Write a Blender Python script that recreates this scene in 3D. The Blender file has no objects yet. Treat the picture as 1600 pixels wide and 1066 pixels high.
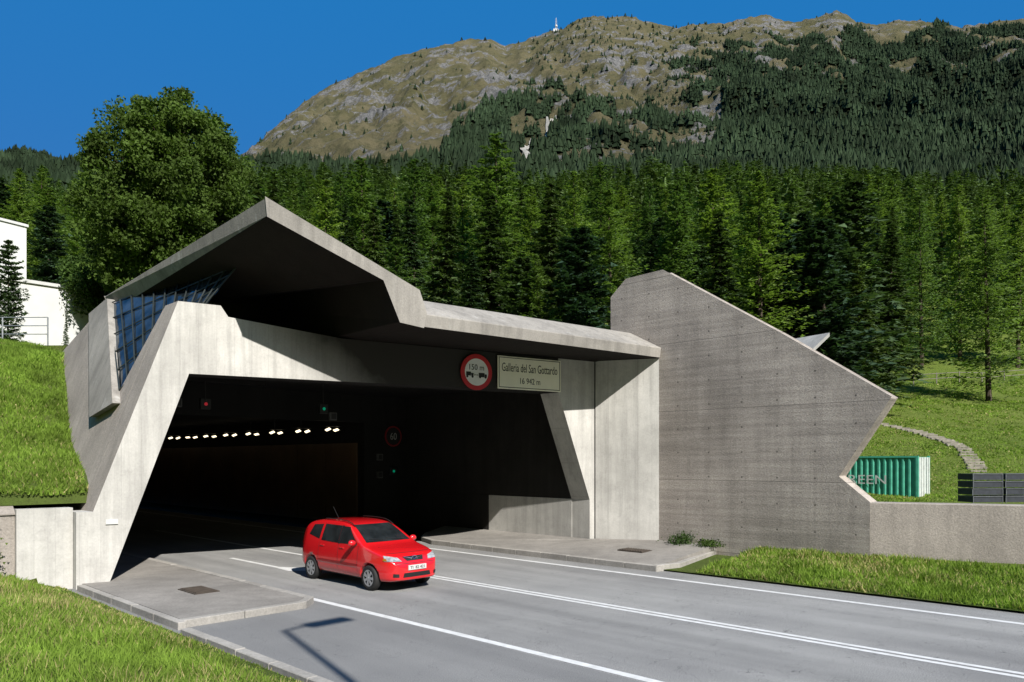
import bpy,bmesh,math,random
import numpy as np
from mathutils import Matrix,Vector
from mathutils.bvhtree import BVHTree
random.seed(4); RNG=np.random.default_rng(7)
scene=bpy.context.scene; col=scene.collection
ST,CT=math.sin(math.radians(46.2)),math.cos(math.radians(46.2))
def W3(s,t,z=0.0): return (-ST*s+CT*t, CT*s+ST*t, z)
def toST(X,Y): return -ST*X+CT*Y, CT*X+ST*Y
FPX=1155.6
KA=.62
# ------------------------------------------------------------ materials
def N(nt,typ,ins=None,**pr):
    nd=nt.nodes.new(typ)
    for k,v in pr.items(): setattr(nd,k,v)
    for k,v in (ins or {}).items():
        if isinstance(v,bpy.types.NodeSocket): nt.links.new(v,nd.inputs[k])
        else: nd.inputs[k].default_value=v
    return nd
def c4(c): return (c[0],c[1],c[2],1)
def base(name):
    m=bpy.data.materials.new(name); m.use_nodes=True; nt=m.node_tree
    return m,nt,nt.nodes['Principled BSDF']
def ramp(nt,fac,a,b,ca,cb):
    r=N(nt,'ShaderNodeValToRGB',{'Fac':fac}); e=r.color_ramp.elements
    e[0].position=a;e[1].position=b;e[0].color=c4(ca) if len(ca)==3 else ca;e[1].color=c4(cb);return r.outputs['Color']
def mixc(nt,f,a,b,bt='MIX'):
    return N(nt,'ShaderNodeMixRGB',{'Fac':f,'Color1':a if not isinstance(a,tuple) else c4(a),'Color2':b if not isinstance(b,tuple) else c4(b)},blend_type=bt).outputs['Color']
def math_(nt,op,a,b=0.0,clamp=False):
    return N(nt,'ShaderNodeMath',{0:a,1:b},operation=op,use_clamp=clamp).outputs[0]
def lk(nt,c,b,k=None):
    k=KA if k is None else k
    c=mixc(nt,1.0,c,(k,k,k),'MULTIPLY'); nt.links.new(c,b.inputs['Base Color']); return c
def M(name,c,var=.25,scale=4,rough=.8,bump=.0,metal=0,obj=False,c2=None,spec=.5,coat=0,k=None):
    m,nt,b=base(name)
    vec=N(nt,'ShaderNodeTexCoord').outputs['Object'] if obj else N(nt,'ShaderNodeNewGeometry').outputs['Position']
    n1=N(nt,'ShaderNodeTexNoise',{'Vector':vec,'Scale':scale,'Detail':6,'Roughness':.6})
    lo=tuple(x*(1-var) for x in c); hi=tuple(min(1,x*(1+var)) for x in (c2 or c))
    lk(nt,ramp(nt,n1.outputs['Fac'],.32,.68,lo,hi),b,1.0 if metal else k)
    b.inputs['Roughness'].default_value=rough; b.inputs['Metallic'].default_value=metal
    b.inputs['Specular IOR Level'].default_value=spec; b.inputs['Coat Weight'].default_value=coat
    if bump:
        bp=N(nt,'ShaderNodeBump',{'Strength':bump,'Height':n1.outputs['Fac'],'Distance':.05}); nt.links.new(bp.outputs[0],b.inputs['Normal'])
    return m
def concrete(name,c,stain=.5,joints=False,fine=.35,speck=.15,hdist=.02,lime=False,boards=False,hood_shade=False):
    m,nt,b=base(name)
    pos=N(nt,'ShaderNodeNewGeometry').outputs['Position']
    big=N(nt,'ShaderNodeTexNoise',{'Vector':pos,'Scale':.55,'Detail':7,'Roughness':.62}).outputs['Fac']
    colr=ramp(nt,big,.3,.72,tuple(x*.72 for x in c),tuple(x*1.16 for x in c))
    mp=N(nt,'ShaderNodeMapping',{'Vector':pos,'Scale':(2.6,2.6,.16)}).outputs[0]
    st=N(nt,'ShaderNodeTexNoise',{'Vector':mp,'Scale':1.3,'Detail':6,'Roughness':.7}).outputs['Fac']
    stf=ramp(nt,st,.44,.72,(0,0,0),(stain,)*3)
    colr=mixc(nt,stf,colr,tuple(x*.42 for x in c))
    if lime:
        li=N(nt,'ShaderNodeTexNoise',{'Vector':N(nt,'ShaderNodeMapping',{'Vector':pos,'Scale':(1.6,1.6,.5),'Location':(3,1,0)}).outputs[0],'Scale':1.1,'Detail':7,'Roughness':.75}).outputs['Fac']
        colr=mixc(nt,ramp(nt,li,.60,.68,(0,0,0),(.7,.7,.7)),colr,(.6,.59,.56))
    fn=N(nt,'ShaderNodeTexNoise',{'Vector':pos,'Scale':22,'Detail':5,'Roughness':.75}).outputs['Fac']
    colr=mixc(nt,1.0,colr,ramp(nt,fn,.3,.7,(1-speck,)*3,(1+speck,)*3),'MULTIPLY')
    sep=N(nt,'ShaderNodeSeparateXYZ',{'Vector':pos})
    if boards or hood_shade:
        tt=N(nt,'ShaderNodeVectorMath',{0:pos,1:(CT,ST,0)},operation='DOT_PRODUCT').outputs['Value']
    if boards:
        b1_=math_(nt,'LESS_THAN',math_(nt,'FRACT',math_(nt,'DIVIDE',tt,.42)),.035)
        colr=mixc(nt,math_(nt,'MULTIPLY',b1_,.20),colr,tuple(x*.4 for x in c))
        mo=N(nt,'ShaderNodeTexNoise',{'Vector':pos,'Scale':2.4,'Detail':8,'Roughness':.8}).outputs['Fac']
        colr=mixc(nt,ramp(nt,mo,.52,.68,(0,0,0),(.38,.38,.38)),colr,tuple(x*.5 for x in c))
    if hood_shade:  # paints the hood's cast shade into the beam colour, darker upwards and along t
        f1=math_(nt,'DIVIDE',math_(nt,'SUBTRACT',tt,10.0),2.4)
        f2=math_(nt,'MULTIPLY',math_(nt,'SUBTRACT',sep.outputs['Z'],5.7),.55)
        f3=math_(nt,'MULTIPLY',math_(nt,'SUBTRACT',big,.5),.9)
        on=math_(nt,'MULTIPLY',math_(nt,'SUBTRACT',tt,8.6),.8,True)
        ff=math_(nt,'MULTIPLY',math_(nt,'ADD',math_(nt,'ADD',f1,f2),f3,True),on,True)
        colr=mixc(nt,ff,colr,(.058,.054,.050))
    if joints:
        z=sep.outputs['Z']
        j1=math_(nt,'LESS_THAN',math_(nt,'FRACT',math_(nt,'DIVIDE',math_(nt,'ADD',z,-.12),2.25)),.012)
        j2=math_(nt,'LESS_THAN',math_(nt,'FRACT',math_(nt,'DIVIDE',z,.25)),.06)
        sd=N(nt,'ShaderNodeVectorMath',{0:pos,1:(-ST,CT,0)},operation='DOT_PRODUCT').outputs['Value']
        a=math_(nt,'MULTIPLY',math_(nt,'SUBTRACT',math_(nt,'FRACT',math_(nt,'DIVIDE',sd,1.12)),.5),1.12)
        bb=math_(nt,'MULTIPLY',math_(nt,'SUBTRACT',math_(nt,'FRACT',math_(nt,'DIVIDE',math_(nt,'ADD',z,.2),.77)),.5),.77)
        d=math_(nt,'SQRT',math_(nt,'ADD',math_(nt,'MULTIPLY',a,a),math_(nt,'MULTIPLY',bb,bb)))
        hole=math_(nt,'LESS_THAN',d,.028)
        colr=mixc(nt,math_(nt,'MULTIPLY',j2,.18),colr,tuple(x*.5 for x in c))
        colr=mixc(nt,math_(nt,'MULTIPLY',j1,.55),colr,tuple(x*.3 for x in c))
        colr=mixc(nt,math_(nt,'MULTIPLY',hole,.75),colr,tuple(x*.15 for x in c))
        bd=N(nt,'ShaderNodeTexNoise',{'Vector':N(nt,'ShaderNodeMapping',{'Vector':pos,'Scale':(.35,.35,9)}).outputs[0],'Scale':1.0,'Detail':3}).outputs['Fac']
        colr=mixc(nt,1.0,colr,ramp(nt,bd,.35,.65,(.87,.87,.87),(1.11,1.11,1.11)),'MULTIPLY')
    lk(nt,colr,b); b.inputs['Roughness'].default_value=.9; b.inputs['Specular IOR Level'].default_value=.2
    bp=N(nt,'ShaderNodeBump',{'Strength':fine,'Height':fn,'Distance':hdist}); nt.links.new(bp.outputs[0],b.inputs['Normal'])
    return m
def foliage(name,c,scale=.6,trans=.25,obj=True,var=.45,sp=.12):
    m,nt,b=base(name)
    vec=N(nt,'ShaderNodeTexCoord').outputs['Object'] if obj else N(nt,'ShaderNodeNewGeometry').outputs['Position']
    n1=N(nt,'ShaderNodeTexNoise',{'Vector':vec,'Scale':scale,'Detail':5,'Roughness':.7}).outputs['Fac']
    cc=ramp(nt,n1,.33,.67,tuple(x*(1-var) for x in c),tuple(x*(1+var) for x in c))
    if obj:
        rn=N(nt,'ShaderNodeObjectInfo').outputs['Random']
        cc=mixc(nt,1.0,cc,ramp(nt,rn,0,1,(.58,.68,.78),(1.38,1.28,1.05)),'MULTIPLY')
    cc=lk(nt,cc,b); b.inputs['Roughness'].default_value=.7; b.inputs['Specular IOR Level'].default_value=sp
    if trans>0:
        tr=N(nt,'ShaderNodeBsdfTranslucent',{'Color':mixc(nt,1.0,cc,(1.3,1.5,.6),'MULTIPLY')})
        mx=N(nt,'ShaderNodeMixShader',{0:trans,1:b.outputs[0],2:tr.outputs[0]})
        nt.links.new(mx.outputs[0],nt.nodes['Material Output'].inputs[0])
    return m
mLight=concrete('smooth_concrete',(.76,.735,.69),.55,speck=.09,fine=.25,hdist=.01,boards=True)
mLeg=concrete('smooth_concrete_with_hood_shade',(.76,.735,.69),.55,speck=.09,fine=.25,hdist=.01,boards=True,hood_shade=True)  # pale concrete with the hood's shadow put into its colour
mInner=concrete('shade_dark_inner_concrete',(.040,.037,.034),.5,speck=.1)  # near-black colour carries the shade on the inner wall
mMid=concrete('weathered_concrete',(.45,.42,.38),.60,speck=.14,fine=.5,lime=True)
mRough=concrete('board_concrete',(.60,.53,.47),.38,joints=True,speck=.24,fine=.55,hdist=.03)
mFlank=concrete('bush_hammered_concrete',(.50,.445,.395),.4,speck=.24,fine=.55,hdist=.03)
mDarkC=concrete('shade_dark_concrete',(.022,.021,.020),.4)  # shade of the lining and beam undersides put into the base colour
mSoffit=concrete('shade_dark_soffit_concrete',(.022,.018,.015),.5)  # shade under hood and canopy painted as a near-black colour
mPave=concrete('pavement_concrete',(.37,.345,.315),.35,speck=.18)
mKerb=concrete('kerb_stone',(.50,.47,.43),.3,speck=.2)
mPanel=M('tunnel_panel',(.13,.078,.040),.3,.8,.5)
mBlack=M('black_paint',(.016,.016,.017),.2,5,.5)
mGlass=M('tinted_window_glass',(.016,.024,.026),.9,1.3,.05,metal=.7,c2=(.05,.068,.085))
mFrame=M('window_frame_metal',(.03,.038,.034),.2,3,.5)
mWhite=M('white_paint',(.78,.78,.76),.06,2,.6)
mSignW=M('sign_white_sheeting',(.85,.85,.83),.04,2,.5,k=.85)
mRoadLine=M('road_marking_paint',(.90,.89,.86),.16,6,.7)
mSteel=M('galvanised_steel',(.35,.36,.37),.15,5,.45,metal=.6)
mSlat=M('crate_slat_plastic',(.16,.17,.19),.25,5,.6)
mRed=M('sign_red',(.50,.015,.025),.05,3,.4,k=.9)
mCream=M('sign_cream',(.90,.87,.70),.03,3,.4,k=.9)
mTyre=M('tyre_rubber',(.018,.018,.018),.2,20,.8,obj=True)
mRim=M('rim_silver',(.45,.46,.48),.1,4,.3,metal=.7,obj=True)
mCar=M('red_car_paint',(.85,.012,.018),.03,1,.25,obj=True,coat=1.0)
mCarB=M('black_trim',(.015,.015,.015),.1,10,.5,obj=True)
mHead=M('headlamp_lens',(.40,.42,.44),.5,14,.08,obj=True,spec=.9)
mAmber=M('indicator_lens',(.5,.2,.02),.1,4,.2,obj=True)
mChrome=M('chrome',(.7,.7,.72),.05,4,.12,metal=1,obj=True)
mContG=M('container_green',(.09,.50,.34),.2,3,.5)
mContW=M('container_white',(.82,.86,.82),.15,3,.6)
mCrate=M('crate_grey',(.035,.04,.055),.3,6,.6)
mHouse=M('white_render',(.86,.86,.84),.05,1,.85)
mWood=M('bark',(.09,.065,.045),.4,9,.95,obj=True,bump=.3)
mPost=M('weathered_wood',(.30,.27,.22),.3,9,.9)
mStone=M('step_stone',(.30,.27,.22),.45,3,.9)
mSpruce=foliage('spruce_needles',(.092,.142,.054))
mSpruce2=foliage('pine_needles',(.075,.126,.064))
mLarch=foliage('larch_needles',(.195,.290,.085),trans=.35)
mLeaf=foliage('broad_leaves',(.095,.155,.028),scale=.45,trans=.28)
mBush=foliage('bush_leaves',(.10,.16,.035),scale=3)
mFarF=foliage('far_forest_needles',(.140,.210,.070),scale=.045,obj=False,trans=.2,var=.65)
mMtF=foliage('mountain_forest_needles',(.034,.055,.027),scale=.018,obj=False,trans=.0,var=.6,sp=.03)
mBlade=foliage('grass_blades',(.25,.375,.055),scale=.9,obj=False,trans=.35,var=.42)
mBladeDry=foliage('dry_grass_blades',(.55,.48,.21),scale=2,obj=False,trans=.3,var=.3)
def asphalt():
    m,nt,b=base('asphalt'); pos=N(nt,'ShaderNodeNewGeometry').outputs['Position']
    t=N(nt,'ShaderNodeVectorMath',{0:pos,1:(CT,ST,0)},operation='DOT_PRODUCT').outputs['Value']
    s=N(nt,'ShaderNodeVectorMath',{0:pos,1:(-ST,CT,0)},operation='DOT_PRODUCT').outputs['Value']
    v=N(nt,'ShaderNodeCombineXYZ',{0:math_(nt,'MULTIPLY',s,.06),1:t,2:0.0}).outputs[0]
    lane=N(nt,'ShaderNodeTexNoise',{'Vector':v,'Scale':1.1,'Detail':4}).outputs['Fac']
    big=N(nt,'ShaderNodeTexNoise',{'Vector':pos,'Scale':.35,'Detail':6,'Roughness':.6}).outputs['Fac']
    fn=N(nt,'ShaderNodeTexNoise',{'Vector':pos,'Scale':60,'Detail':3,'Roughness':.8}).outputs['Fac']
    c=ramp(nt,lane,.35,.65,(.290,.286,.282),(.400,.394,.386))
    c=mixc(nt,1.0,c,ramp(nt,big,.3,.7,(.83,.83,.83),(1.12,1.12,1.1)),'MULTIPLY')
    c=mixc(nt,1.0,c,ramp(nt,fn,.35,.65,(.50,.50,.50),(1.5,1.5,1.5)),'MULTIPLY')
    vo=N(nt,'ShaderNodeTexVoronoi',{'Vector':N(nt,'ShaderNodeTexNoise',{'Vector':pos,'Scale':.8,'Detail':3}).outputs['Color'],'Scale':4.0},feature='DISTANCE_TO_EDGE').outputs['Distance']
    cr=math_(nt,'LESS_THAN',vo,.004)
    c=mixc(nt,math_(nt,'MULTIPLY',cr,.6),c,(.07,.07,.07))
    lay=math_(nt,'LESS_THAN',t,8.45); c=mixc(nt,math_(nt,'MULTIPLY',lay,.45),c,(.20,.20,.203))
    lk(nt,c,b); b.inputs['Roughness'].default_value=.85; b.inputs['Specular IOR Level'].default_value=.3
    bp=N(nt,'ShaderNodeBump',{'Strength':.5,'Height':fn,'Distance':.015}); nt.links.new(bp.outputs[0],b.inputs['Normal']); return m
mAsph=asphalt()
def grassmat(name,c1,c2,c3,sc=1.0):
    m,nt,b=base(name); pos=N(nt,'ShaderNodeNewGeometry').outputs['Position']
    a=N(nt,'ShaderNodeTexNoise',{'Vector':pos,'Scale':.22*sc,'Detail':7,'Roughness':.65}).outputs['Fac']
    f=N(nt,'ShaderNodeTexNoise',{'Vector':pos,'Scale':7*sc,'Detail':6,'Roughness':.8}).outputs['Fac']
    c=ramp(nt,a,.36,.64,c1,c2); c=mixc(nt,ramp(nt,f,.4,.75,(0,0,0),(.75,.75,.75)),c,c3)
    lk(nt,c,b); b.inputs['Roughness'].default_value=.95; b.inputs['Specular IOR Level'].default_value=.1
    bp=N(nt,'ShaderNodeBump',{'Strength':1.0,'Height':f,'Distance':.15/sc}); nt.links.new(bp.outputs[0],b.inputs['Normal']); return m
mGrass=grassmat('grass',(.12,.19,.034),(.20,.26,.06),(.10,.115,.04))
mMeadow=grassmat('hill_ground',(.19,.27,.046),(.27,.33,.072),(.14,.19,.042),.5)
# ------------------------------------------------------------ object helpers
PM={}
def setp(o,props):
    for k,v in props.items():
        if v is not None: o[k]=v
def empty(name,mtx,label,category,group=None):
    o=bpy.data.objects.new(name,None); o.empty_display_size=.3; col.objects.link(o)
    if not isinstance(mtx,Matrix): mtx=Matrix.Translation(Vector(mtx))
    o.matrix_world=mtx; PM[o.name]=mtx.copy(); setp(o,dict(label=label,category=category,group=group)); return o
def finish(me,name,mats,parent=None,world=True,smooth=False,origin=None,props=None):
    if not isinstance(mats,(list,tuple)): mats=[mats]
    for m in mats: me.materials.append(m)
    o=bpy.data.objects.new(name,me); col.objects.link(o)
    if parent is not None:
        o.parent=parent
        if world:
            pm=PM.get(parent.name)
            if pm is not None: me.transform(pm.inverted())
        PM[o.name]=PM.get(parent.name,Matrix.Identity(4))
    elif origin is not None:
        T=Matrix.Translation(Vector(origin)); me.transform(T.inverted()); o.matrix_world=T; PM[o.name]=T
    if smooth: me.polygons.foreach_set('use_smooth',[True]*len(me.polygons))
    setp(o,props or {}); return o
def mk(name,V,F,mats,parent=None,world=True,smooth=False,origin=None,recalc=True,bevel=0,midx=None,**props):
    me=bpy.data.meshes.new(name); me.from_pydata([tuple(v) for v in V],[],[tuple(f) for f in F])
    if midx is not None: me.polygons.foreach_set('material_index',midx)
    if recalc or bevel:
        bm=bmesh.new(); bm.from_mesh(me)
        if bevel: bmesh.ops.bevel(bm,geom=list(bm.edges),offset=bevel,segments=1,affect='EDGES',clamp_overlap=True)
        bmesh.ops.recalc_face_normals(bm,faces=bm.faces); bm.to_mesh(me); bm.free()
    me.update(); return finish(me,name,mats,parent,world,smooth,origin,props)
def tris(name,V,mats,mi=None,attr=None):
    V=np.asarray(V,np.float32).reshape(-1,3); n=len(V); me=bpy.data.meshes.new(name)
    me.vertices.add(n); me.vertices.foreach_set('co',V.ravel()); me.loops.add(n); me.loops.foreach_set('vertex_index',np.arange(n,dtype=np.int32))
    me.polygons.add(n//3); me.polygons.foreach_set('loop_start',np.arange(0,n,3,dtype=np.int32))
    if mi is not None: me.polygons.foreach_set('material_index',mi)
    me.update(calc_edges=True); me.validate(); return me
class MB:
    def __init__(s): s.V=[];s.F=[];s.I=[]
    def add(s,V,F,mi=0):
        n=len(s.V); s.V+= [tuple(v) for v in V]; s.F+=[tuple(i+n for i in f) for f in F]; s.I+=[mi]*len(F)
    def box(s,a,b,f=None,mi=0):
        P=[(x,y,z) for z in (a[2],b[2]) for y in (a[1],b[1]) for x in (a[0],b[0])]
        if f: P=[f(*p) for p in P]
        s.add(P,[(0,2,3,1),(4,5,7,6),(0,1,5,4),(2,6,7,3),(0,4,6,2),(1,3,7,5)],mi)
    def tube(s,p,q,r,n=8,r2=None,mi=0):
        p=Vector(p);q=Vector(q);d=(q-p).normalized(); a=d.orthogonal().normalized(); b=d.cross(a); r2=r if r2 is None else r2
        V=[p+(a*math.cos(k*2*math.pi/n)+b*math.sin(k*2*math.pi/n))*r for k in range(n)]+[q+(a*math.cos(k*2*math.pi/n)+b*math.sin(k*2*math.pi/n))*r2 for k in range(n)]
        s.add(V,[(k,(k+1)%n,n+(k+1)%n,n+k) for k in range(n)]+[tuple(range(n))[::-1],tuple(range(n,2*n))],mi)
    def mk(s,name,mats,**k): return mk(name,s.V,s.F,mats,midx=s.I,**k)
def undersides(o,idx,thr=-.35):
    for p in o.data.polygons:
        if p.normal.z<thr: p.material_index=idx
def prism(poly,off,mb,mi=0,mside=None):
    n=len(poly); o=Vector(off); P=[Vector(p) for p in poly]; V=P+[p+o for p in P]
    F=[tuple(range(n)),tuple(range(2*n-1,n-1,-1))]; k=len(mb.F)
    mb.add(V,F+[(i,(i+1)%n,n+(i+1)%n,n+i) for i in range(n)],mi)
    if mside:
        for i,m_ in mside.items(): mb.I[k+2+i]=m_
def txt(name,body,width,height,mat,mtx,parent,z=0,cx=0,cy=0,ext=.003):
    cu=bpy.data.curves.new(name,'FONT'); cu.body=body; cu.size=1; cu.extrude=ext; cu.align_x='CENTER'; cu.resolution_u=3
    o=bpy.data.objects.new('tmp',cu); col.objects.link(o); bpy.context.view_layer.update()
    me=bpy.data.meshes.new_from_object(o.evaluated_get(bpy.context.evaluated_depsgraph_get())); bpy.data.objects.remove(o)
    co=np.zeros(len(me.vertices)*3); me.vertices.foreach_get('co',co); co=co.reshape(-1,3)
    mn,mx=co.min(0),co.max(0); co[:,0]=(co[:,0]-(mn[0]+mx[0])/2)/(mx[0]-mn[0])*width+cx; co[:,1]=(co[:,1]-(mn[1]+mx[1])/2)/(mx[1]-mn[1])*height+cy; co[:,2]+=z
    me.vertices.foreach_set('co',co.ravel()); me.update(); me.materials.clear()
    return finish(me,name,mat,parent,False)
def frame_m(o,xd):
    X=Vector((xd[0],xd[1],0)).normalized(); Yv=Vector((0,0,1)); Z=X.cross(Yv)
    m=Matrix.Identity(4)
    for i in range(3): m[i][0]=X[i]; m[i][1]=Yv[i]; m[i][2]=Z[i]; m[i][3]=o[i]
    return m
def disc(r,n=40,z=0,r0=0):
    if r0==0: return [(r*math.cos(a*2*math.pi/n),r*math.sin(a*2*math.pi/n),z) for a in range(n)],[tuple(range(n))]
    V=[(q*math.cos(a*2*math.pi/n),q*math.sin(a*2*math.pi/n),z) for q in (r0,r) for a in range(n)]
    return V,[(a,(a+1)%n,n+(a+1)%n,n+a) for a in range(n)]
# ------------------------------------------------------------ terrain functions
def vn(x,y,sd):
    xi=np.floor(x);yi=np.floor(y);fx=x-xi;fy=y-yi;fx=fx*fx*(3-2*fx);fy=fy*fy*(3-2*fy)
    h=lambda i,j:(lambda q:q-np.floor(q))(np.sin(i*127.1+j*311.7+sd*74.7)*43758.5453)
    return (h(xi,yi)*(1-fx)+h(xi+1,yi)*fx)*(1-fy)+(h(xi,yi+1)*(1-fx)+h(xi+1,yi+1)*fx)*fy
def fbm(x,y,sd=0,o=5):
    a=.5;r=0;t=0
    for i in range(o): r=r+a*vn(x,y,sd+i);t+=a;a*=.52;x=x*2.03+3.1;y=y*2.03+1.7
    return r/t
def ss(a,b,x): q=np.clip((x-a)/(b-a),0,1); return q*q*(3-2*q)
def zmound(s): return np.interp(s,[19.4,20,23,27.5,30,40],[1.85,2.35,3.6,6.5,6.9,8.5])
def H(X,Y,sheet=False):
    X=np.asarray(X,float);Y=np.asarray(Y,float); s,t=toST(X,Y); r=X/np.maximum(Y,1)
    far=[150,250,350,450,600,3000]; fz=[38,78,120,165,180,180]
    zc=np.interp(Y,[0,30,45,60,90]+far,[-.1,0,4,8,17]+fz)
    zl=np.interp(Y,[0,25,50,80]+far,[3,6.9,10.8,17]+fz)
    zr=np.interp(Y,[0,30,41,45,50,57,62,66,90,110]+far,[.3,.6,.7,.9,2.1,4,5.15,6.2,12.7,20]+fz)
    wl=1-ss(-.45,-.3,r); wr=ss(.30,.42,r)
    F=zc*(1-wl-wr)+zl*wl+zr*wr + (fbm(X/9,Y/9,3)-.5)*np.clip((Y-40)/40,0,1)*1.2+(fbm(X/60,Y/60,5)-.5)*np.clip((Y-120)/100,0,1)*22
    nz=(fbm(X/1.6,Y/1.6,9,4)-.5)*.22
    back=np.clip(-Y-90,0,1500)*.70  # unseen slope behind the camera, added to block sun-side sky light
    bank=.06+np.minimum((5.2-t)*.23,1.6)+nz*np.clip((5.2-t),0,1)
    mound=zmound(s)+nz*1.5
    verge=.05+np.clip(t-17.35,0,4)*.08+nz*.35*np.clip((t-17.5),0,1)
    out=np.where(t<5.2,np.where(s<19.5,bank,mound*(1-ss(27.5,32,s))+F*ss(27.5,32,s)),0)
    rgt=verge*(1-ss(28,36,Y))+F*ss(28,36,Y)
    out=np.where(t>17.3,rgt,out)
    cor=(t>=5.2)&(t<=21.9)
    out=np.where(cor&(s<26.5)&(t>5.2)&((t<17.3)|(s>10)),-.15,out)
    out=np.where((t>7.6)&(t<24)&(s>=26.5),np.maximum(F,7),out)
    out=np.where((t>4.5)&(t<=7.6)&(s>=26.5),mound*(1-ss(27.5,32,s))+F*ss(27.5,32,s),out)
    if sheet:
        inA=(s>-7)&(s<19.7)&(t>-13)&(t<5.6); inB=(s>19.2)&(s<33)&(t>-13)&(t<7.7); inC=(s>-11)&(s<12.5)&(t>17)&(t<21)
        out=np.where(inA|inC,out-.5,out); out=np.where(inB,out-1.2,out)
        out=np.where((t<17.3)&(t>=5.2)&(s<26.5),-.2,out)
        out=out+back
    return out
def grid(name,P,nu,nv,mat,skip=None,**k):
    F=[(i*nv+j,i*nv+j+1,(i+1)*nv+j+1,(i+1)*nv+j) for i in range(nu-1) for j in range(nv-1)]
    if skip is not None: F=[f for f in F if not skip[f[0]]]
    o=mk(name,P,F,mat,recalc=False,smooth=True,**k)
    if len(o.data.polygons) and o.data.polygons[len(o.data.polygons)//2].normal.z<0: o.data.flip_normals()
    return o
n=250; uu=np.linspace(-1,1,n); kx=7.2; ax=3200*np.sinh(kx*uu)/np.sinh(kx)
xs=ax; ys=ax+22
XX,YY=np.meshgrid(xs,ys,indexing='ij'); Z=H(XX,YY,True)
Z=np.where(YY>470,120,Z); Z=np.where((YY>440)&(YY<=470),Z-12,Z)
S_,T_=toST(XX,YY); skip=((S_>24.5)&(S_<28.8)&(T_>4.5)&(T_<23)).ravel()
grid('ground',np.stack([XX,YY,Z],-1).reshape(-1,3),n,n,mMeadow,skip=skip,kind='structure')
def patch(name,ss_,tf):
    P=[]; nt_=len(tf(ss_[0]))
    for s in ss_:
        for t in tf(s): P.append(W3(s,t,0))
    P=np.array(P); P[:,2]=H(P[:,0],P[:,1]); return P,nt_
sA=np.arange(-8,19.51,.3); PA,na=patch('a',sA,lambda s:np.linspace(-14,5.10,62)); grid('grass_bank',PA,len(sA),na,mGrass,kind='structure')
sC=np.linspace(-12,12.6,82); PC,nc=patch('c',sC,lambda s:np.linspace(17.36,22.2,20)); PC[:,2]=np.maximum(PC[:,2],.04); grid('grass_verge',PC,len(sC),nc,mGrass,kind='structure')
sB=np.linspace(19.85,34,42); PB=[]
tF=lambda z:5.73+(z-1.8)*.3476
for s in sB:
    zz=float(zmound(s))
    for t in np.linspace(-14,tF(zz)+.2,50):
        x,y,_=W3(s,t); PB.append((x,y,0))
PB=np.array(PB); hz=H(PB[:,0],PB[:,1]); s_,t_=toST(PB[:,0],PB[:,1])
nzB=(fbm(PB[:,0]/1.6,PB[:,1]/1.6,9,4)-.5)*.33
PB[:,2]=np.where(t_>5.15,zmound(s_)+nzB,hz); PB[:50,2]=1.98; grid('grass_mound',PB,len(sB),50,mGrass,kind='structure')
# ------------------------------------------------------------ road and pavements
def sheet(name,poly,z,mat,**k):
    return mk(name,[W3(s,t,z) for s,t in poly],[tuple(range(len(poly)))],mat,recalc=False,kind='structure',**k)
def flipup(o):
    if o.data.polygons[0].normal.z<0: o.data.flip_normals()
    return o
flipup(sheet('road',[(-70,4.9),(-70,17.5),(115,17.5),(115,4.9)],0,mAsph))
lines=MB()
def strip(s0,s1,t0,t1,z=.004): lines.add([W3(s0,t0,z),W3(s0,t1,z),W3(s1,t1,z),W3(s1,t0,z)],[(0,1,2,3)])
for a in range(-60,100,20):
    strip(a,a+20,16.22,16.38); strip(a,a+20,8.50,8.66)
for a in range(-60,20,20): strip(a,min(a+20,18.2),12.22,12.34); strip(a,min(a+20,18.2),12.43,12.55)
for a in np.arange(18.2,60,6): strip(a,a+(6 if a<30 else 3),12.30,12.44)
strip(19.2,22.0,10.38,10.52)
lines.add([W3(17.7,10.95,.004),W3(18.3,10.3,.004),W3(19.2,10.38,.004),W3(19.2,10.52,.004),W3(18.5,10.9,.004),W3(18.8,11.25,.004)],[(0,1,2,3,4,5)])
lo=lines.mk('road_markings',mRoadLine,recalc=False,kind='structure')
for p in lo.data.polygons:
    if p.normal.z<0: p.flip()
def slab(name,poly,z0,z1s,mat,**k):
    nn=len(poly); zs=z1s if isinstance(z1s,(list,tuple)) else [z1s]*nn
    V=[W3(s,t,z0) for s,t in poly]+[W3(s,t,zs[i]) for i,(s,t) in enumerate(poly)]
    return mk(name,V,[tuple(range(nn)),tuple(range(2*nn-1,nn-1,-1))]+[(i,(i+1)%nn,nn+(i+1)%nn,nn+i) for i in range(nn)],mat,kind='structure',**k)
slab('pavement_tunnel_side',[(13.62,5.52),(13.62,7.9),(13.9,8.18),(60,8.18),(60,5.52)],-.1,.13,mPave)
kb=MB()
def kerbline(pts,w,z,mb,side=1):
    for (s0,t0),(s1,t1) in zip(pts[:-1],pts[1:]):
        L=math.hypot(s1-s0,t1-t0); m_=max(1,int(L/1.0))
        for i in range(m_):
            a=i/m_+.006/L; b=(i+1)/m_-.006/L; nx,ny=-(t1-t0)/L*side*w,(s1-s0)/L*side*w
            q=lambda f,k:(s0+(s1-s0)*f+nx*k,t0+(t1-t0)*f+ny*k)
            P=[q(a,0),q(b,0),q(b,1),q(a,1)]; zj=z+random.uniform(-.008,.008)
            mb.add([W3(*p,-.1) for p in P]+[W3(*p,zj) for p in P],[(0,3,2,1),(4,5,6,7),(0,1,5,4),(1,2,6,5),(2,3,7,6),(3,0,4,7)])
kerbline([(13.42,5.35),(13.42,7.95),(13.8,8.36),(45,8.36)],.17,.145,kb,-1)
kerbline([(-10,5.08),(12.9,5.22)],.17,.12,kb,1)
kerbline([(13.3,5.35),(19.0,5.35)],.15,.14,kb,1)
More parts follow.
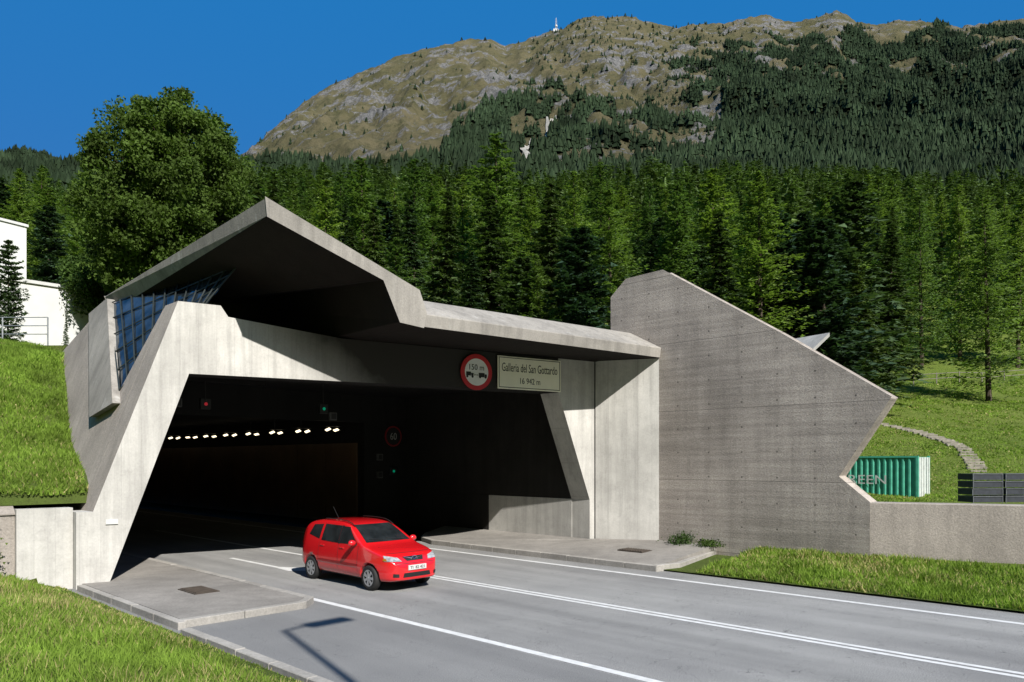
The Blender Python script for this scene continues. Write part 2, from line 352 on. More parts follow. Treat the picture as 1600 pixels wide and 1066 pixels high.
rp=[(11.0,17.12),(20.4,17.12),(21.6,17.6),(22.6,18.6),(23.2,20.17),(15.6,20.17),(15.5,20.5),(13.6,21.32),(11.5,21.32)]
slab('pavement_wall_side',rp,-.1,[.15,.15,.15,.16,.3,.32,.32,.34,.34],mPave)
kerbline([(11.5,21.2),(10.8,18.0),(11.0,17.1),(20.4,17.1),(21.6,17.6),(22.6,18.6),(23.2,20.17)],.17,.165,kb,1)
kb.mk('kerb',mKerb,kind='structure',bevel=.012)
mIron=M('rusty_iron',(.08,.06,.045),.3,9,.8)
for (s,t,w,l,z) in [(16.3,7.0,.9,.55,.136),(13.0,19.0,.9,.55,.25)]:
    g=MB(); g.box((s-w/2,t-l/2,z-.05),(s+w/2,t+l/2,z+.012),W3)
    for k in range(9):
        q=s-w/2+.07+k*(w-.14)/8; g.box((q-.02,t-l/2+.04,z+.012),(q+.02,t+l/2-.04,z+.03),W3)
    g.mk('drain_grate',mIron,origin=W3(s,t,z),label='rusty dark iron drain grate set into the pavement',category='drain grate',group='drain grates in the pavements')
# ------------------------------------------------------------ tunnel portal
sP=lambda t:20.52-.24*t
portal=empty('tunnel_portal',W3(17,13,0),'angular concrete tunnel portal with folded roof hood over the road','tunnel portal')
mb=MB()
TL=11.6; zl_=5.18+(TL-7.77)*.00898
pl=[(5.98,-.15),(7.77,5.18),(TL,zl_),(TL,6.415),(8.68,6.70),(8.5,6.97),(7.52,6.97),(5.73,1.8),(5.4,1.8),(5.4,-.15)]
prism([W3(sP(t),t,z) for t,z in pl],Vector(W3(.8,0,0)),mb,0,{6:1})
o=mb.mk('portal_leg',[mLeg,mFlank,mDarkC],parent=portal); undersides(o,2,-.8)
mb=MB(); pl2=[(18.905,5.28),(20.2,1.66),(20.2,-.1),(20.4,-.1),(20.4,6.415),(18.905,6.415)]
prism([W3(sP(t),t,z) for t,z in pl2],Vector(W3(.8,0,0)),mb,0)
mb.mk('portal_leg',[mLight],parent=portal)
mb=MB()
pl3=[(TL+.002,zl_),(18.90,5.28),(18.90,6.415),(TL+.002,6.415)]
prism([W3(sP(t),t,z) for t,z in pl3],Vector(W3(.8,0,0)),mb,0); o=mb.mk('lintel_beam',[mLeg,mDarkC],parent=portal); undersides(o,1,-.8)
mb=MB()
prism([W3(15.58,20.405,-.1),W3(13.6,21.3,-.1),W3(13.6,21.3,6.75),W3(15.58,20.405,6.41)],Vector(W3(.35,.5,0)),mb)
mb.mk('corner_wall',mLight,parent=portal)
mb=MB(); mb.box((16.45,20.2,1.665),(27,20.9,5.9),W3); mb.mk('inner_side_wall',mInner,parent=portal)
mb=MB(); mb.box((16.45,20.18,-.1),(20.6,20.9,1.66),W3); mb.mk('inner_wall_lower',mLight,parent=portal)  # same wall, paler colour painted in where the sun patch falls
mb=MB(); mb.box((20.605,20.19,-.1),(27,20.9,1.66),W3); mb.mk('inner_wall_lower',mInner,parent=portal)  # rest of the lower wall, in the shade-dark colour
# canopy
mb=MB()
def crow(t):
    sc=14.77-.14*(t-12.2)
    return [W3(sc+.05,t,6.43),W3(sc,t,6.77),W3(sc+1.25,t,7.42),W3(27,t,7.45),W3(27,t,6.43)]
ts=[12.15,21.29]
V=sum([crow(t) for t in ts],[])
mb.add(V,[(0,1,2,3,4)[::-1],(5,6,7,8,9)]+[(i,(i+1)%5,5+(i+1)%5,5+i) for i in range(5)])
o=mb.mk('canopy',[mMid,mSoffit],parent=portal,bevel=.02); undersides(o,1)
mb=MB()
f=lambda t,z:W3(17.7-.24*t,t,z)
fr=[f(8.28,9.0),f(12.02,7.36),f(12.22,6.80),f(12.14,6.425),f(11.51,6.5),f(11.08,7.5),f(8.32,8.58)]
bk=[W3(24.8,7.75,8.05),W3(26,12.6,8.9),W3(26,12.8,7.46),W3(26,12.7,6.44),W3(26,11.8,6.44),W3(26,11.4,8.5),W3(24.8,7.95,7.6)]
mb.add(fr+bk,[tuple(range(7)),tuple(range(13,6,-1))]+[(i,(i+1)%7,7+(i+1)%7,7+i) for i in range(7)])
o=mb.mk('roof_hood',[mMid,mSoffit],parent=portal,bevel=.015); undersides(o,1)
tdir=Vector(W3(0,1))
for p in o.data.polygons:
    if p.normal.dot(tdir)<-.5 and (p.center+PM[portal.name].translation).dot(tdir)>10.5: p.material_index=1  # hood's inner drop face gets the painted soffit shade too
# flank
mb=MB()
Fp=lambda s,z,o=0:W3(s,tF(z)+o,z)
fl=[(20.02,-.3),(19.95,1.8),(19.56,6.9),(20.55,4.85),(24.1,7.75),(24.8,8.0),(27.6,6.75),(31,4.5),(31,-.3)]
prism([Fp(s,z) for s,z in fl],Vector(W3(0,.45,0)),mb); mb.mk('flank_wall',mFlank,parent=portal)
mb=MB()
prism([Fp(s,z,-.2) for s,z in [(20.1,4.45),(21.5,4.15),(25.6,7.6),(24.3,7.9)]],Vector(W3(0,.34,0)),mb); mb.mk('flank_fin',mMid,parent=portal,bevel=.01)
# window
win=bpy.data.objects.new('window',None); col.objects.link(win); win.parent=portal; PM['window']=PM[portal.name]
q=[Vector(W3(20.5,6.78,4.82)),Vector(W3(18.85,8.32,7.05)),Vector(W3(18.3,8.9,8.42)),Vector(W3(24.3,7.75,7.75))]
nW=(q[1]-q[0]).cross(q[3]-q[0]).normalized()
q[2]=q[2]-nW*((q[2]-q[0]).dot(nW))
def bl(a,b): return q[0].lerp(q[1],a).lerp(q[3].lerp(q[2],a),b)
if nW.y>0: nW=-nW
mb=MB(); fm=MB(); WN,WM=11,5
for i in range(WN):
    for j in range(WM):
        jt=[nW*random.uniform(-.010,.010) for _ in range(4)]
        mb.add([bl(i/WN,j/WM)+jt[0],bl((i+1)/WN,j/WM)+jt[1],bl((i+1)/WN,(j+1)/WM)+jt[2],bl(i/WN,(j+1)/WM)+jt[3]],[(0,1,2,3)])
mb.mk('pane',mGlass,parent=win,recalc=False)
for i in range(WN+1): fm.tube(bl(i/WN,0)+nW*.03,bl(i/WN,1)+nW*.03,.024,4)
for j in range(WM+1): fm.tube(bl(0,j/WM)+nW*.03,bl(1,j/WM)+nW*.03,.018,4)
fm.mk('frame',mFrame,parent=win)
# interior
mb=MB()
mb.add([W3(sP(7.5)+.81,7.5,5.75),W3(sP(20.4)+.81,20.4,5.75),W3(27,20.9,5.75),W3(27,7.5,5.75),W3(sP(7.5)+.81,7.5,6.2),W3(sP(20.4)+.81,20.4,6.2),W3(27,20.9,6.2),W3(27,7.5,6.2)],[(0,1,2,3),(4,7,6,5),(0,4,5,1),(1,5,6,2),(2,6,7,3),(3,7,4,0)])
mb.box((15.7,20.91,-.2),(27,21.25,6.42),W3)
mb.box((23.9,8.1,5.6),(24.2,12.6,7.75),W3)
mb.box((25.8,18.0,-.1),(26.2,20.17,5.74),W3); mb.box((25.8,7.3,4.6),(26.2,18.0,5.74),W3); mb.box((25.8,4.5,-.1),(26.2,6.6,4.6),W3)
mb.box((20.3,4.2,-.2),(27,4.4,1.7),W3)
mb.box((21,4.4,-.4),(30,24,-.22),W3); mb.box((22.6,17.52,-.2),(26,20.17,.02),W3)
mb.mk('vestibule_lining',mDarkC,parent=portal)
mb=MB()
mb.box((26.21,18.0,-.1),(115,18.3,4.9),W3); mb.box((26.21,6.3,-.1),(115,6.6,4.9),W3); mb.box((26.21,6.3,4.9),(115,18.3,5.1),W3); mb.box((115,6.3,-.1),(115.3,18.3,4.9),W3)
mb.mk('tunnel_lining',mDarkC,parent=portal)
mb=MB()
for k in range(30): mb.box((26.25+k*2.4,17.93,.35),(26.25+k*2.4+2.36,17.98,3.75),W3)
mb.mk('wall_panels',mPanel,parent=portal)
pm_=frame_m(W3(sP(6.0)-.02,6.0,1.55),(W3(-.24,1)[0],W3(-.24,1)[1]))
mp_=MB(); mp_.box((-.02,-.06,-.01),(.24,.06,.012)); o_=empty('number_plate_sign',pm_,'small white plate fixed to the pale concrete leg','small sign')
mp_.mk('plate',mWhite,parent=o_,world=False)
# ------------------------------------------------------------ walls
mb=MB(); T=21.3
wp=[(15.56,-.2),(15.56,8.77),(14.93,9.3),(13.46,9.35),(9.4,6.75),(6.4,4.71),(7.77,2.55),(6.94,1.86),(6.94,-.2)]
prism([W3(s,T,z) for s,z in wp],Vector(W3(0,.55,0)),mb)
wing=mb.mk('wing_wall',[mRough],bevel=.03,origin=W3(10,T,0),label='tall angular board-marked concrete wing wall beside the portal',category='concrete wall')
mb=MB()
mb.add([W3(*p) for p in [(6.93,21.3,-.2),(3.6,22.6,-.2),(-8,27.1,-.2),(-8,27.7,-.2),(3.7,23.2,-.2),(6.93,21.9,-.2),(6.93,21.3,1.86),(3.6,22.6,1.86),(-8,27.1,1.9),(-8,27.7,1.9),(3.7,23.2,1.86),(6.93,21.9,1.86)]],
 [(0,5,4,1),(1,4,3,2),(6,7,10,11),(7,8,9,10),(0,1,7,6),(1,2,8,7),(2,3,9,8),(3,4,10,9),(4,5,11,10),(5,0,6,11)])
mb.mk('parapet_wall',mFlank,bevel=.02,origin=W3(3.6,22.6,0),label='low rough concrete parapet wall along the grass verge',category='concrete wall')
mb=MB()
prism([W3(9.0,24.0,7.08),W3(11.2,25.0,7.15),W3(12.5,25.0,6.6),W3(9.5,23.7,6.50)],Vector((0,0,-.12)),mb)
prism([W3(11.4,24.3,-.2),W3(12.2,24.3,-.2),W3(12.2,24.3,6.6),W3(11.2,24.3,6.6)],Vector(W3(0,.4,0)),mb)
mb.mk('rear_canopy',mLight,origin=W3(11,24,0),label='thin pointed grey concrete canopy rising behind the wing wall',category='concrete canopy')
mb=MB()
prism([W3(19.44,5.39,-.15),W3(19.44,5.39,1.9),W3(19.6,4.3,1.9),W3(19.6,4.3,-.15)],Vector(W3(.3,0,0)),mb)
prism([W3(19.66,4.29,1.805),W3(19.66,-14,1.85),W3(20.0,-14,2.10),W3(20.0,4.29,2.08)],Vector((0,0,-.03)),mb,1)
prism([W3(19.7,4.29,-.15),W3(19.7,4.29,1.77),W3(19.7,-14,1.77),W3(19.7,-14,-.15)],Vector(W3(.28,0,0)),mb,1)
mb.mk('retaining_wall',[mLight,mFlank],origin=W3(19.5,4.5,0),label='low concrete retaining wall holding the grass mound',category='retaining wall')
# ------------------------------------------------------------ signs on the beam
pdir=W3(-.24,1)
def psign(name,t,z,lab,cat,off=.12,s=None,sc=1.0): return empty(name,frame_m(W3((sP(t) if s is None else s)-off,t,z),pdir if s is None else W3(0,1))@Matrix.Scale(sc,4),lab,cat)
sg=psign('round_traffic_sign',15.75,5.74,'round red-rimmed sign reading 150 m with truck symbols on the beam','traffic sign',sc=.93)
mb=MB(); mb.tube((0,0,-.03),(0,0,0),.60,40); mb.mk('rim',mRed,parent=sg,world=False)
V,F=disc(.45,40,.004); mk('face',V,F,mSignW,parent=sg,world=False,recalc=False)
txt('lettering','150 m',.56,.19,mBlack,None,sg,.008,0,.16)
mb=MB()
def b2(x0,y0,x1,y1,z=.006): mb.box((x0,y0,z),(x1,y1,z+.006))
b2(-.40,-.13,-.22,.0);b2(-.21,-.13,-.12,-.04);b2(.08,-.16,.30,-.02);b2(.31,-.16,.39,-.06)
for cx in (-.36,-.16,.13,.34):
    mb.tube((cx,-.16,.006),(cx,-.16,.013),.04,12)
b2(-.09,-.105,.05,-.09); b2(-.09,-.13,-.08,-.065);b2(.04,-.13,.05,-.065)
mb.mk('truck_symbol',mBlack,parent=sg,world=False)
sg=psign('tunnel_name_sign',17.68,5.80,'cream rectangular tunnel name sign with black lettering','name sign',.14)
mb=MB(); mb.box((-1.23,-.52,-.04),(1.23,.52,0)); mb.mk('panel',mCream,parent=sg,world=False,bevel=.008)
mb=MB(); 
for a in [(-1.19,.46,1.19,.48),(-1.19,-.48,1.19,-.46),(-1.19,-.46,-1.17,.46),(1.17,-.46,1.19,.46)]: mb.box((a[0],a[1],.001),(a[2],a[3],.005))
mb.mk('border',mBlack,parent=sg,world=False)
txt('lettering','Galleria del San Gottardo',2.16,.27,mBlack,None,sg,.002,0,.17)
txt('lettering','16 942 m',.78,.19,mBlack,None,sg,.002,0,-.24)
sg=psign('speed_limit_sign',19.46,4.05,'round speed limit sign on the dark inner headwall','traffic sign',.06,s=25.8)
mb=MB(); mb.tube((0,0,-.03),(0,0,0),.44,36); mb.mk('rim',M('dark_sign_red',(.35,.015,.02),.05,3,.4),parent=sg,world=False)
V,F=disc(.38,36,.004); mk('face',V,F,M('sign_face_black',(.015,.015,.015),.1),parent=sg,world=False,recalc=False)
txt('lettering','60',.34,.30,M('dim_lettering',(.5,.5,.47),.1),None,sg,.008)
def emis(name,c,s):
    m,nt,b=base(name); b.inputs['Base Color'].default_value=c4(c); b.inputs['Emission Color'].default_value=c4(c); b.inputs['Emission Strength'].default_value=s; return m
mGreenE=emis('green_signal',(.0,.32,.17),.4); mRedE=emis('red_signal',(.42,.02,.03),.5); mGrey=M('signal_grey',(.12,.12,.12),.2)
for (t,z,s,w,mt,lab) in [(14.4,4.85,23.2,.055,mGreenE,'dark lane signal box showing a green light under the ceiling'),(10.5,4.85,24.0,.055,mRedE,'dark lane signal box showing a red light under the ceiling'),(19.45,2.55,25.8,.055,mGreenE,'small traffic signal lit green on the inner headwall')]:
    e=empty('lane_signal',frame_m(W3(s-.1,t,z),W3(0,1)),lab,'traffic signal')
    mb=MB(); mb.box((-.17,-.17,-.12),(.17,.17,0)); 
    if z>3: mb.tube((0,.17,-.06),(0,.9,-.06),.02)
    mb.mk('housing',mBlack,parent=e,world=False,bevel=.02)
    mb=MB(); mb.tube((0,0,0),(0,0,.02),w,16); mb.mk('lens',mt,parent=e,world=False)
for (t,z,s) in [(18.75,3.15,25.8),(18.75,2.4,25.8),(14.8,4.6,23.2),(9.6,4.85,24.0)]:
    e=empty('equipment_box',frame_m(W3(s-.1,t,z),W3(0,1)),'small grey equipment box with shaded louvre inside the portal','equipment box',group='equipment boxes inside the portal')
    mb=MB(); mb.box((-.14,-.14,-.12),(.14,.14,0)); mb.mk('housing',mGrey,parent=e,world=False,bevel=.01)
    mb=MB(); mb.box((-.1,-.1,0),(.1,.1,.01)); mb.mk('louvre',mBlack,parent=e,world=False)
mLamp=emis('lamp_tube',(1,.84,.58),2.2)
for i in range(12):
    s=26.4+i*2.28
    e=empty('tunnel_lamp',W3(s,16.8,4.26),'lit ceiling lamp with two angled tubes hanging inside the tunnel','tunnel lamp',group='ceiling lamps in a row inside the tunnel')
    mb=MB(); mb.box((s-.15,16.5,4.40),(s+.35,17.2,4.43),W3); mb.tube(W3(s+.1,16.8,4.42),W3(s+.1,16.8,4.9),.02); mb.mk('housing',mBlack,parent=e)
    for tt in (16.50,16.92):
        tl=random.uniform(.03,.09); j=random.uniform(-.05,.05); mb=MB(); P=[W3(s-.10+j,tt,4.19),W3(s-.10+j,tt+.20,4.19+tl),W3(s+.04+j,tt+.20,4.25+tl),W3(s+.04+j,tt,4.25)]
        prism(P,Vector((0,0,.025)),mb); mb.mk('tube',mLamp,parent=e)
# ------------------------------------------------------------ car
fwd=Vector(W3(-1,0)); cm=Matrix.Identity(4); lft=Vector(W3(0,1))
oc=W3(15.45,10.85,0)
for i in range(3): cm[i][0]=fwd[i];cm[i][1]=lft[i];cm[i][3]=oc[i]
car=empty('hatchback_car',cm,'small red five-door hatchback driving out of the tunnel','car')
zt=lambda x:np.interp(x,[-1.93,-1.88,-1.8,-1.7,-1.55,-1.3,-.9,-.4,0,.25,.5,.95,1.1,1.35,1.6,1.8,1.93,2.0],[.80,1.02,1.25,1.38,1.455,1.50,1.525,1.53,1.505,1.445,1.31,1.045,.995,.945,.885,.80,.68,.58])
zb=lambda x:np.interp(x,[-1.93,-1.7,-1.3,1.4,1.8,2.0],[.32,.25,.20,.20,.21,.27])
ww=lambda x:np.interp(x,[-1.93,-1.88,-1.75,-1.5,-1,0,1,1.4,1.7,1.88,1.97,2.0],[.62,.70,.785,.825,.84,.845,.84,.825,.765,.68,.56,.46])
pf=lambda z:np.interp(z,[.2,.3,.5,.75,.95,1.2,1.42,1.55],[.93,.975,1,.99,.955,.865,.765,.70])
xst=[-1.93,-1.89,-1.8,-1.7,-1.55,-1.3,-1,-.6,-.2,.1,.3,.5,.72,.92,1.0,1.12,1.35,1.6,1.8,1.92,1.97,2.0]
rings=[]
for x in xst:
    a,b,w=float(zt(x)),float(zb(x)),float(ww(x)); h=[(0,b),(w*.8,b)]
    for fq in (.06,.2,.38,.55,.7,.84,.95):
        z=b+(a-b)*fq; h.append((w*float(pf(z)),z))
    yl=h[-1][0]; h+=[(yl*.93,a-.012),(yl*.55,a),(0,a+.008)]
    rings.append([(x,y,z) for y,z in h]+[(x,-y,z) for y,z in h[-2:0:-1]])
nr=len(rings[0]); V=sum(rings,[]); F=[(i*nr+j,i*nr+(j+1)%nr,(i+1)*nr+(j+1)%nr,(i+1)*nr+j) for i in range(len(xst)-1) for j in range(nr)]
F+=[tuple(range(nr)),tuple(range((len(xst)-1)*nr,len(xst)*nr))]
bo=mk('body_tmp',V,F,mCar,smooth=True)
sm=bo.modifiers.new('s','SUBSURF'); sm.levels=2; sm.render_levels=2
bpy.context.view_layer.update(); dg=bpy.context.evaluated_depsgraph_get()
mesh0=bpy.data.meshes.new_from_object(bo.evaluated_get(dg)); bvh=BVHTree.FromPolygons([v.co.copy() for v in mesh0.vertices],[tuple(p.vertices) for p in mesh0.polygons])
cut=MB()
for x in (1.245,-1.245):
    for sgn in (1,-1): cut.tube((x,sgn*.62,.30),(x,sgn*1.1,.30),.345,40)
co_=cut.mk('cut_tmp',mCarB)
bmod=bo.modifiers.new('b','BOOLEAN'); bmod.object=co_; bmod.operation='DIFFERENCE'; bmod.solver='EXACT'
bpy.context.view_layer.update(); dg=bpy.context.evaluated_depsgraph_get()
bme=bpy.data.meshes.new_from_object(bo.evaluated_get(dg)); bpy.data.objects.remove(bo); bpy.data.objects.remove(co_)
bme.materials.clear(); bme.materials.append(mCar); bme.materials.append(mCarB)
for p in bme.polygons:
    c=p.center; p.material_index=0
    for x in (1.245,-1.245):
        if math.hypot(c.x-x,c.z-.30)<.343 and abs(c.y)<.9: p.material_index=1
    if c.z<.235 and abs(p.normal.z)>.6: p.material_index=1
body=bpy.data.objects.new('body',bme); col.objects.link(body); body.parent=car; bme.polygons.foreach_set('use_smooth',[True]*len(bme.polygons)); 
def proj(kind,a,b,sg=1,off=.006):
    if kind=='side': o,d=Vector((a,sg*3,b)),Vector((0,-sg,0))
    elif kind=='front': o,d=Vector((5,a,b)),Vector((-1,0,0))
    elif kind=='rear': o,d=Vector((-5,a,b)),Vector((1,0,0))
    h=bvh.ray_cast(o,d)
    if h[0] is None: return o+d*3
    nn=h[1]; 
    if nn.dot(d)>0: nn=-nn
    return h[0]+nn*off
def cpatch(name,kind,c,mat,sg=1,off=.006,n=8,label=None,parent=None):
    c=[Vector(p) for p in c]; V=[]
    for i in range(n+1):
        for j in range(n+1):
            p=c[0].lerp(c[1],i/n).lerp(c[3].lerp(c[2],i/n),j/n); V.append(proj(kind,p.x,p.y,sg,off))
    F=[(i*(n+1)+j,(i+1)*(n+1)+j,(i+1)*(n+1)+j+1,i*(n+1)+j+1) for i in range(n) for j in range(n)]
    return mk(name,V,F,mat,parent=parent or car,world=False,smooth=True,recalc=True)
mCGl=M('car_window_glass',(.022,.027,.030),.5,2.5,.03,obj=True,spec=.9)
cpatch('windscreen','front',[(-.64,1.06),(.64,1.06),(.53,1.435),(-.53,1.435)],mCGl)
cpatch('rear_window','rear',[(-.55,1.08),(.55,1.08),(.47,1.36),(-.47,1.36)],mCGl)
mTail=M('tail_lens',(.4,.01,.01),.1,5,.15,obj=True); mTrimR=M('dark_red_trim',(.35,.008,.01),.1,5,.4,obj=True)
for sg_ in (1,-1):
    cpatch('side_window','side',[(.74,1.02),(.02,1.0),(.02,1.40),(.25,1.395)],mCGl,sg_)
    cpatch('side_window','side',[(-.06,1.0),(-.82,1.02),(-.80,1.415),(-.06,1.41)],mCGl,sg_)
    cpatch('side_window','side',[(-.92,1.04),(-1.45,1.13),(-1.32,1.37),(-.90,1.405)],mCGl,sg_)
    cpatch('pillar_trim','side',[(.02,.99),(-.06,.99),(-.06,1.42),(.02,1.415)],mCarB,sg_,.004)
    cpatch('headlight','front',[(sg_*.38,.685),(sg_*.735,.705),(sg_*.725,.825),(sg_*.44,.77)],mHead,off=.010)
    cpatch('indicator_lamp','front',[(sg_*.70,.715),(sg_*.745,.72),(sg_*.735,.77),(sg_*.71,.77)],mAmber,off=.013,n=4)
    cpatch('fog_lamp','front',[(sg_*.50,.34),(sg_*.62,.35),(sg_*.62,.43),(sg_*.50,.42)],mCarB,off=.006,n=4)
    cpatch('tail_light','side',[(-1.60,.88),(-1.85,.88),(-1.72,1.28),(-1.62,1.25)],mTail,sg_,.008)
    for x0 in (.80,-.03,-.90):
        cpatch('door_seam','side',[(x0+.006,.30),(x0-.006,.30),(x0-.006,.99),(x0+.006,.99)],mCarB,sg_,.002,n=6)
    cpatch('sill_trim','side',[(.86,.235),(-.86,.235),(-.86,.27),(.86,.27)],mCarB,sg_,.004)
    cpatch('side_moulding','side',[(.80,.53),(-.88,.53),(-.88,.57),(.80,.57)],mTrimR,sg_,.014)
    for hx in (.12,-.74):
        p=proj('side',hx,.90,sg_,.0); mb=MB(); mb.box((p.x-.09,p.y-.02,.885),(p.x+.09,p.y+.035,.915)); mb.mk('door_handle',mCar,parent=car,world=False,bevel=.01)
    p=proj('side',.66,1.03,sg_,0); bm=bmesh.new(); bmesh.ops.create_icosphere(bm,subdivisions=3,radius=1)
    for v in bm.verts: v.co=Vector((.70+v.co.x*.07,sg_*(abs(p.y)+.13)+v.co.y*.10,1.06+v.co.z*.075))
    me=bpy.data.meshes.new('m'); bm.to_mesh(me); bm.free(); mo=finish(me,'wing_mirror',mCar,car,False,True)
    mb=MB(); mb.box((.66,min(sg_*.76,sg_*.9),1.0),(.72,max(sg_*.76,sg_*.9),1.035)); mb.mk('mirror_arm',mCarB,parent=mo,world=False)
    mb=MB(); 
    for k in range(8):
        x0=-.95+k*.16; p0=Vector((x0,sg_*.56,float(zt(x0))+.02)); x1=x0+.165; mb.tube(p0,(x1,sg_*.56,float(zt(x1))+.02),.013,6)
    mb.mk('roof_rail',mCarB,parent=car,world=False)
cpatch('grille','front',[(-.23,.69),(.23,.69),(.30,.78),(-.30,.78)],mCarB,off=.008)
cpatch('lower_intake','front',[(-.40,.33),(.40,.33),(.37,.43),(-.37,.43)],mCarB,off=.006)
cpatch('bumper_seam','front',[(-.70,.635),(.70,.635),(.70,.645),(-.70,.645)],mCarB,off=.003)
cpatch('bonnet_seam','front',[(-.62,.855),(.62,.855),(.62,.862),(-.62,.862)],mCarB,off=.002)
mb=MB(); xg=proj('front',0,.735).x
for k in range(24):
    a0,a1=k*math.pi/12,(k+1)*math.pi/12; mb.tube((xg+.02,.085*math.cos(a0),.735+.06*math.sin(a0)),(xg+.02,.085*math.cos(a1),.735+.06*math.sin(a1)),.009,5)
mb.tube((xg+.02,-.07,.76),(xg+.02,0,.715),.009,5); mb.tube((xg+.02,.07,.76),(xg+.02,0,.715),.009,5)
for s_x in (-1,1): mb.tube((xg+.02,s_x*.085,.745),(xg-.03,s_x*.28,.785),.010,5)
mb.mk('emblem',mChrome,parent=car,world=False)
pl_=bpy.data.objects.new('license_plate',None); col.objects.link(pl_); pl_.parent=car
xp=proj('front',0,.53).x+.015
mb=MB(); mb.box((xp-.02,-.26,.49),(xp,.26,.60)); mb.mk('plate',mWhite,parent=pl_,world=False)
pmx=Matrix(((0,0,1,xp),(1,0,0,0),(0,1,0,.545),(0,0,0,1)))
tx=txt('lettering','TI  82 421',.42,.065,mBlack,None,pl_,.002); tx.data.transform(pmx)
mb=MB(); mb.tube((-1.25,0,1.50),(-1.5,0,1.78),.007,5); mb.mk('aerial',mCarB,parent=car,world=False)
for y0,y1 in ((.45,-.05),(-.05,-.5)):
    mb=MB(); a=proj('front',y0,1.075,1,.02); b=proj('front',y1,1.12,1,.02); mb.tube(a,b,.009,5); mb.mk('wiper',mCarB,parent=car,world=False)
def lathe(prof,n=32):
    V=[(r*math.cos(a*2*math.pi/n),y,r*math.sin(a*2*math.pi/n)) for r,y in prof for a in range(n)]
    return V,[(i*n+a,i*n+(a+1)%n,(i+1)*n+(a+1)%n,(i+1)*n+a) for i in range(len(prof)-1) for a in range(n)]
for x in (1.245,-1.245):
    for sg_ in (1,-1):
        wh=bpy.data.objects.new('wheel',None); col.objects.link(wh); wh.parent=car; wh.location=(x,sg_*.74,.29)
        V,F=lathe([(.185,-.085),(.2,-.092),(.265,-.092),(.287,-.07),(.29,-.04),(.29,.04),(.287,.07),(.265,.092),(.2,.092),(.185,.085),(.185,-.085)])
        mk('tyre',V,F,mTyre,parent=wh,world=False,smooth=True)
        mb=MB(); yo=sg_*.075
        V,F=lathe([(.19,yo),(.185,yo+sg_*.012),(.165,yo+sg_*.006),(.16,yo-sg_*.03),(.02,yo-sg_*.035)]); mb.add(V,F,1)
        for k in range(7):
            a=k*2*math.pi/7; d=Vector((math.cos(a),0,math.sin(a))); e_=Vector((-math.sin(a),0,math.cos(a)))
            P=[d*.03-e_*.022,d*.03+e_*.022,d*.178+e_*.035,d*.178-e_*.035]; P=[p+Vector((0,yo,0)) for p in P]; P2=[p+Vector((0,sg_*.016,0)) for p in P]
            mb.add(P+P2,[(0,1,2,3),(4,7,6,5),(0,4,5,1),(1,5,6,2),(2,6,7,3),(3,7,4,0)],0)
        V,F=lathe([(.192,yo),(.192,yo+sg_*.014),(.168,yo+sg_*.014),(.168,yo)]); mb.add(V,F,0)
        mb.tube((0,yo-.01,0),(0,yo+sg_*.02,0),.035,12,mi=0)
        mb.mk('rim',[mRim,mCarB],parent=wh,world=False)
# ------------------------------------------------------------ things beyond the wall
zc_=.7
ct=empty('shipping_container',W3(17.9,49.1,zc_),'green corrugated shipping container with white lettering behind the wall','shipping container')
mb=MB(); s0,s1,t0,t1=12.85,25.0,47.9,50.3
nc_=70; P=[];
for k in range(nc_*2+1):
    s=s0+.12+(s1-s0-.24)*k/(nc_*2); P.append((s,t0+(.0 if (k//2)%2==0 else .09)))
nn=len(P); mb.add([W3(s,t,zc_+.12) for s,t in P]+[W3(s,t,zc_+2.5) for s,t in P],[(i,i+1,nn+i+1,nn+i) for i in range(nn-1)])
mb.box((s0+.02,t0+.1,zc_+.1),(s1-.02,t1,zc_+2.52),W3); mb.mk('side_panel',mContG,parent=ct)
mb=MB()
for (a,b) in ((s0,s0+.13),(s1-.13,s1)):
    for (c,d) in ((t0-.03,t0+.1),(t1-.1,t1+.02)): mb.box((a,c,zc_),(b,d,zc_+2.59),W3)
mb.box((s0+.13,t0-.03,zc_+2.48),(s1-.13,t0+.06,zc_+2.58),W3); mb.box((s0+.13,t0-.03,zc_),(s1-.13,t0+.06,zc_+.14),W3); mb.mk('corner_frame',mContG,parent=ct)
mb=MB()
for k in range(8): 
    a=t0+.12+k*.275; mb.box((s0-.03,a,zc_+.1),(s0+.02,a+.22,zc_+2.5),W3)
for k in (.5,.9,1.5,1.95): mb.tube(W3(s0-.07,t0+k,zc_+.1),W3(s0-.07,t0+k,zc_+2.5),.025,6)
mb.mk('door',mContW,parent=ct)
dm=W3(-1,0); fmx=frame_m(W3(17.15,t0-.045,zc_+1.15),dm)
tx=txt('lettering','EVERGREEN',5.1,.55,mWhite,None,ct,0); tx.data.transform(PM[ct.name].inverted()@fmx)
for k in range(2):
    for j in range(4):
        cx_,cy_=22.9+k*1.75,36.2+k*.25; zb_=.95+j*.36
        e=empty('storage_crate',Matrix.Translation((cx_,cy_,zb_))@Matrix.Rotation(.12+random.uniform(-.02,.02),4,'Z'),'dark grey slatted storage crate in a stack on the grass','crate',group='stacked storage crates behind the wall')
        mb=MB(); mb.box((-.78,-.5,.04),(.78,.5,.34)); mb.mk('box_shell',mCrate,parent=e,world=False)
        mb=MB(); mb.box((-.8,-.53,.31),(.8,-.5,.345)); mb.box((-.8,-.5,.31),(-.78,.5,.345)); mb.box((.78,-.5,.31),(.8,.5,.345))
        for q_ in (-.8,.77): mb.box((q_,-.53,.0),(q_+.03,-.505,.31))
        mb.mk('rim_slats',mSlat,parent=e,world=False)
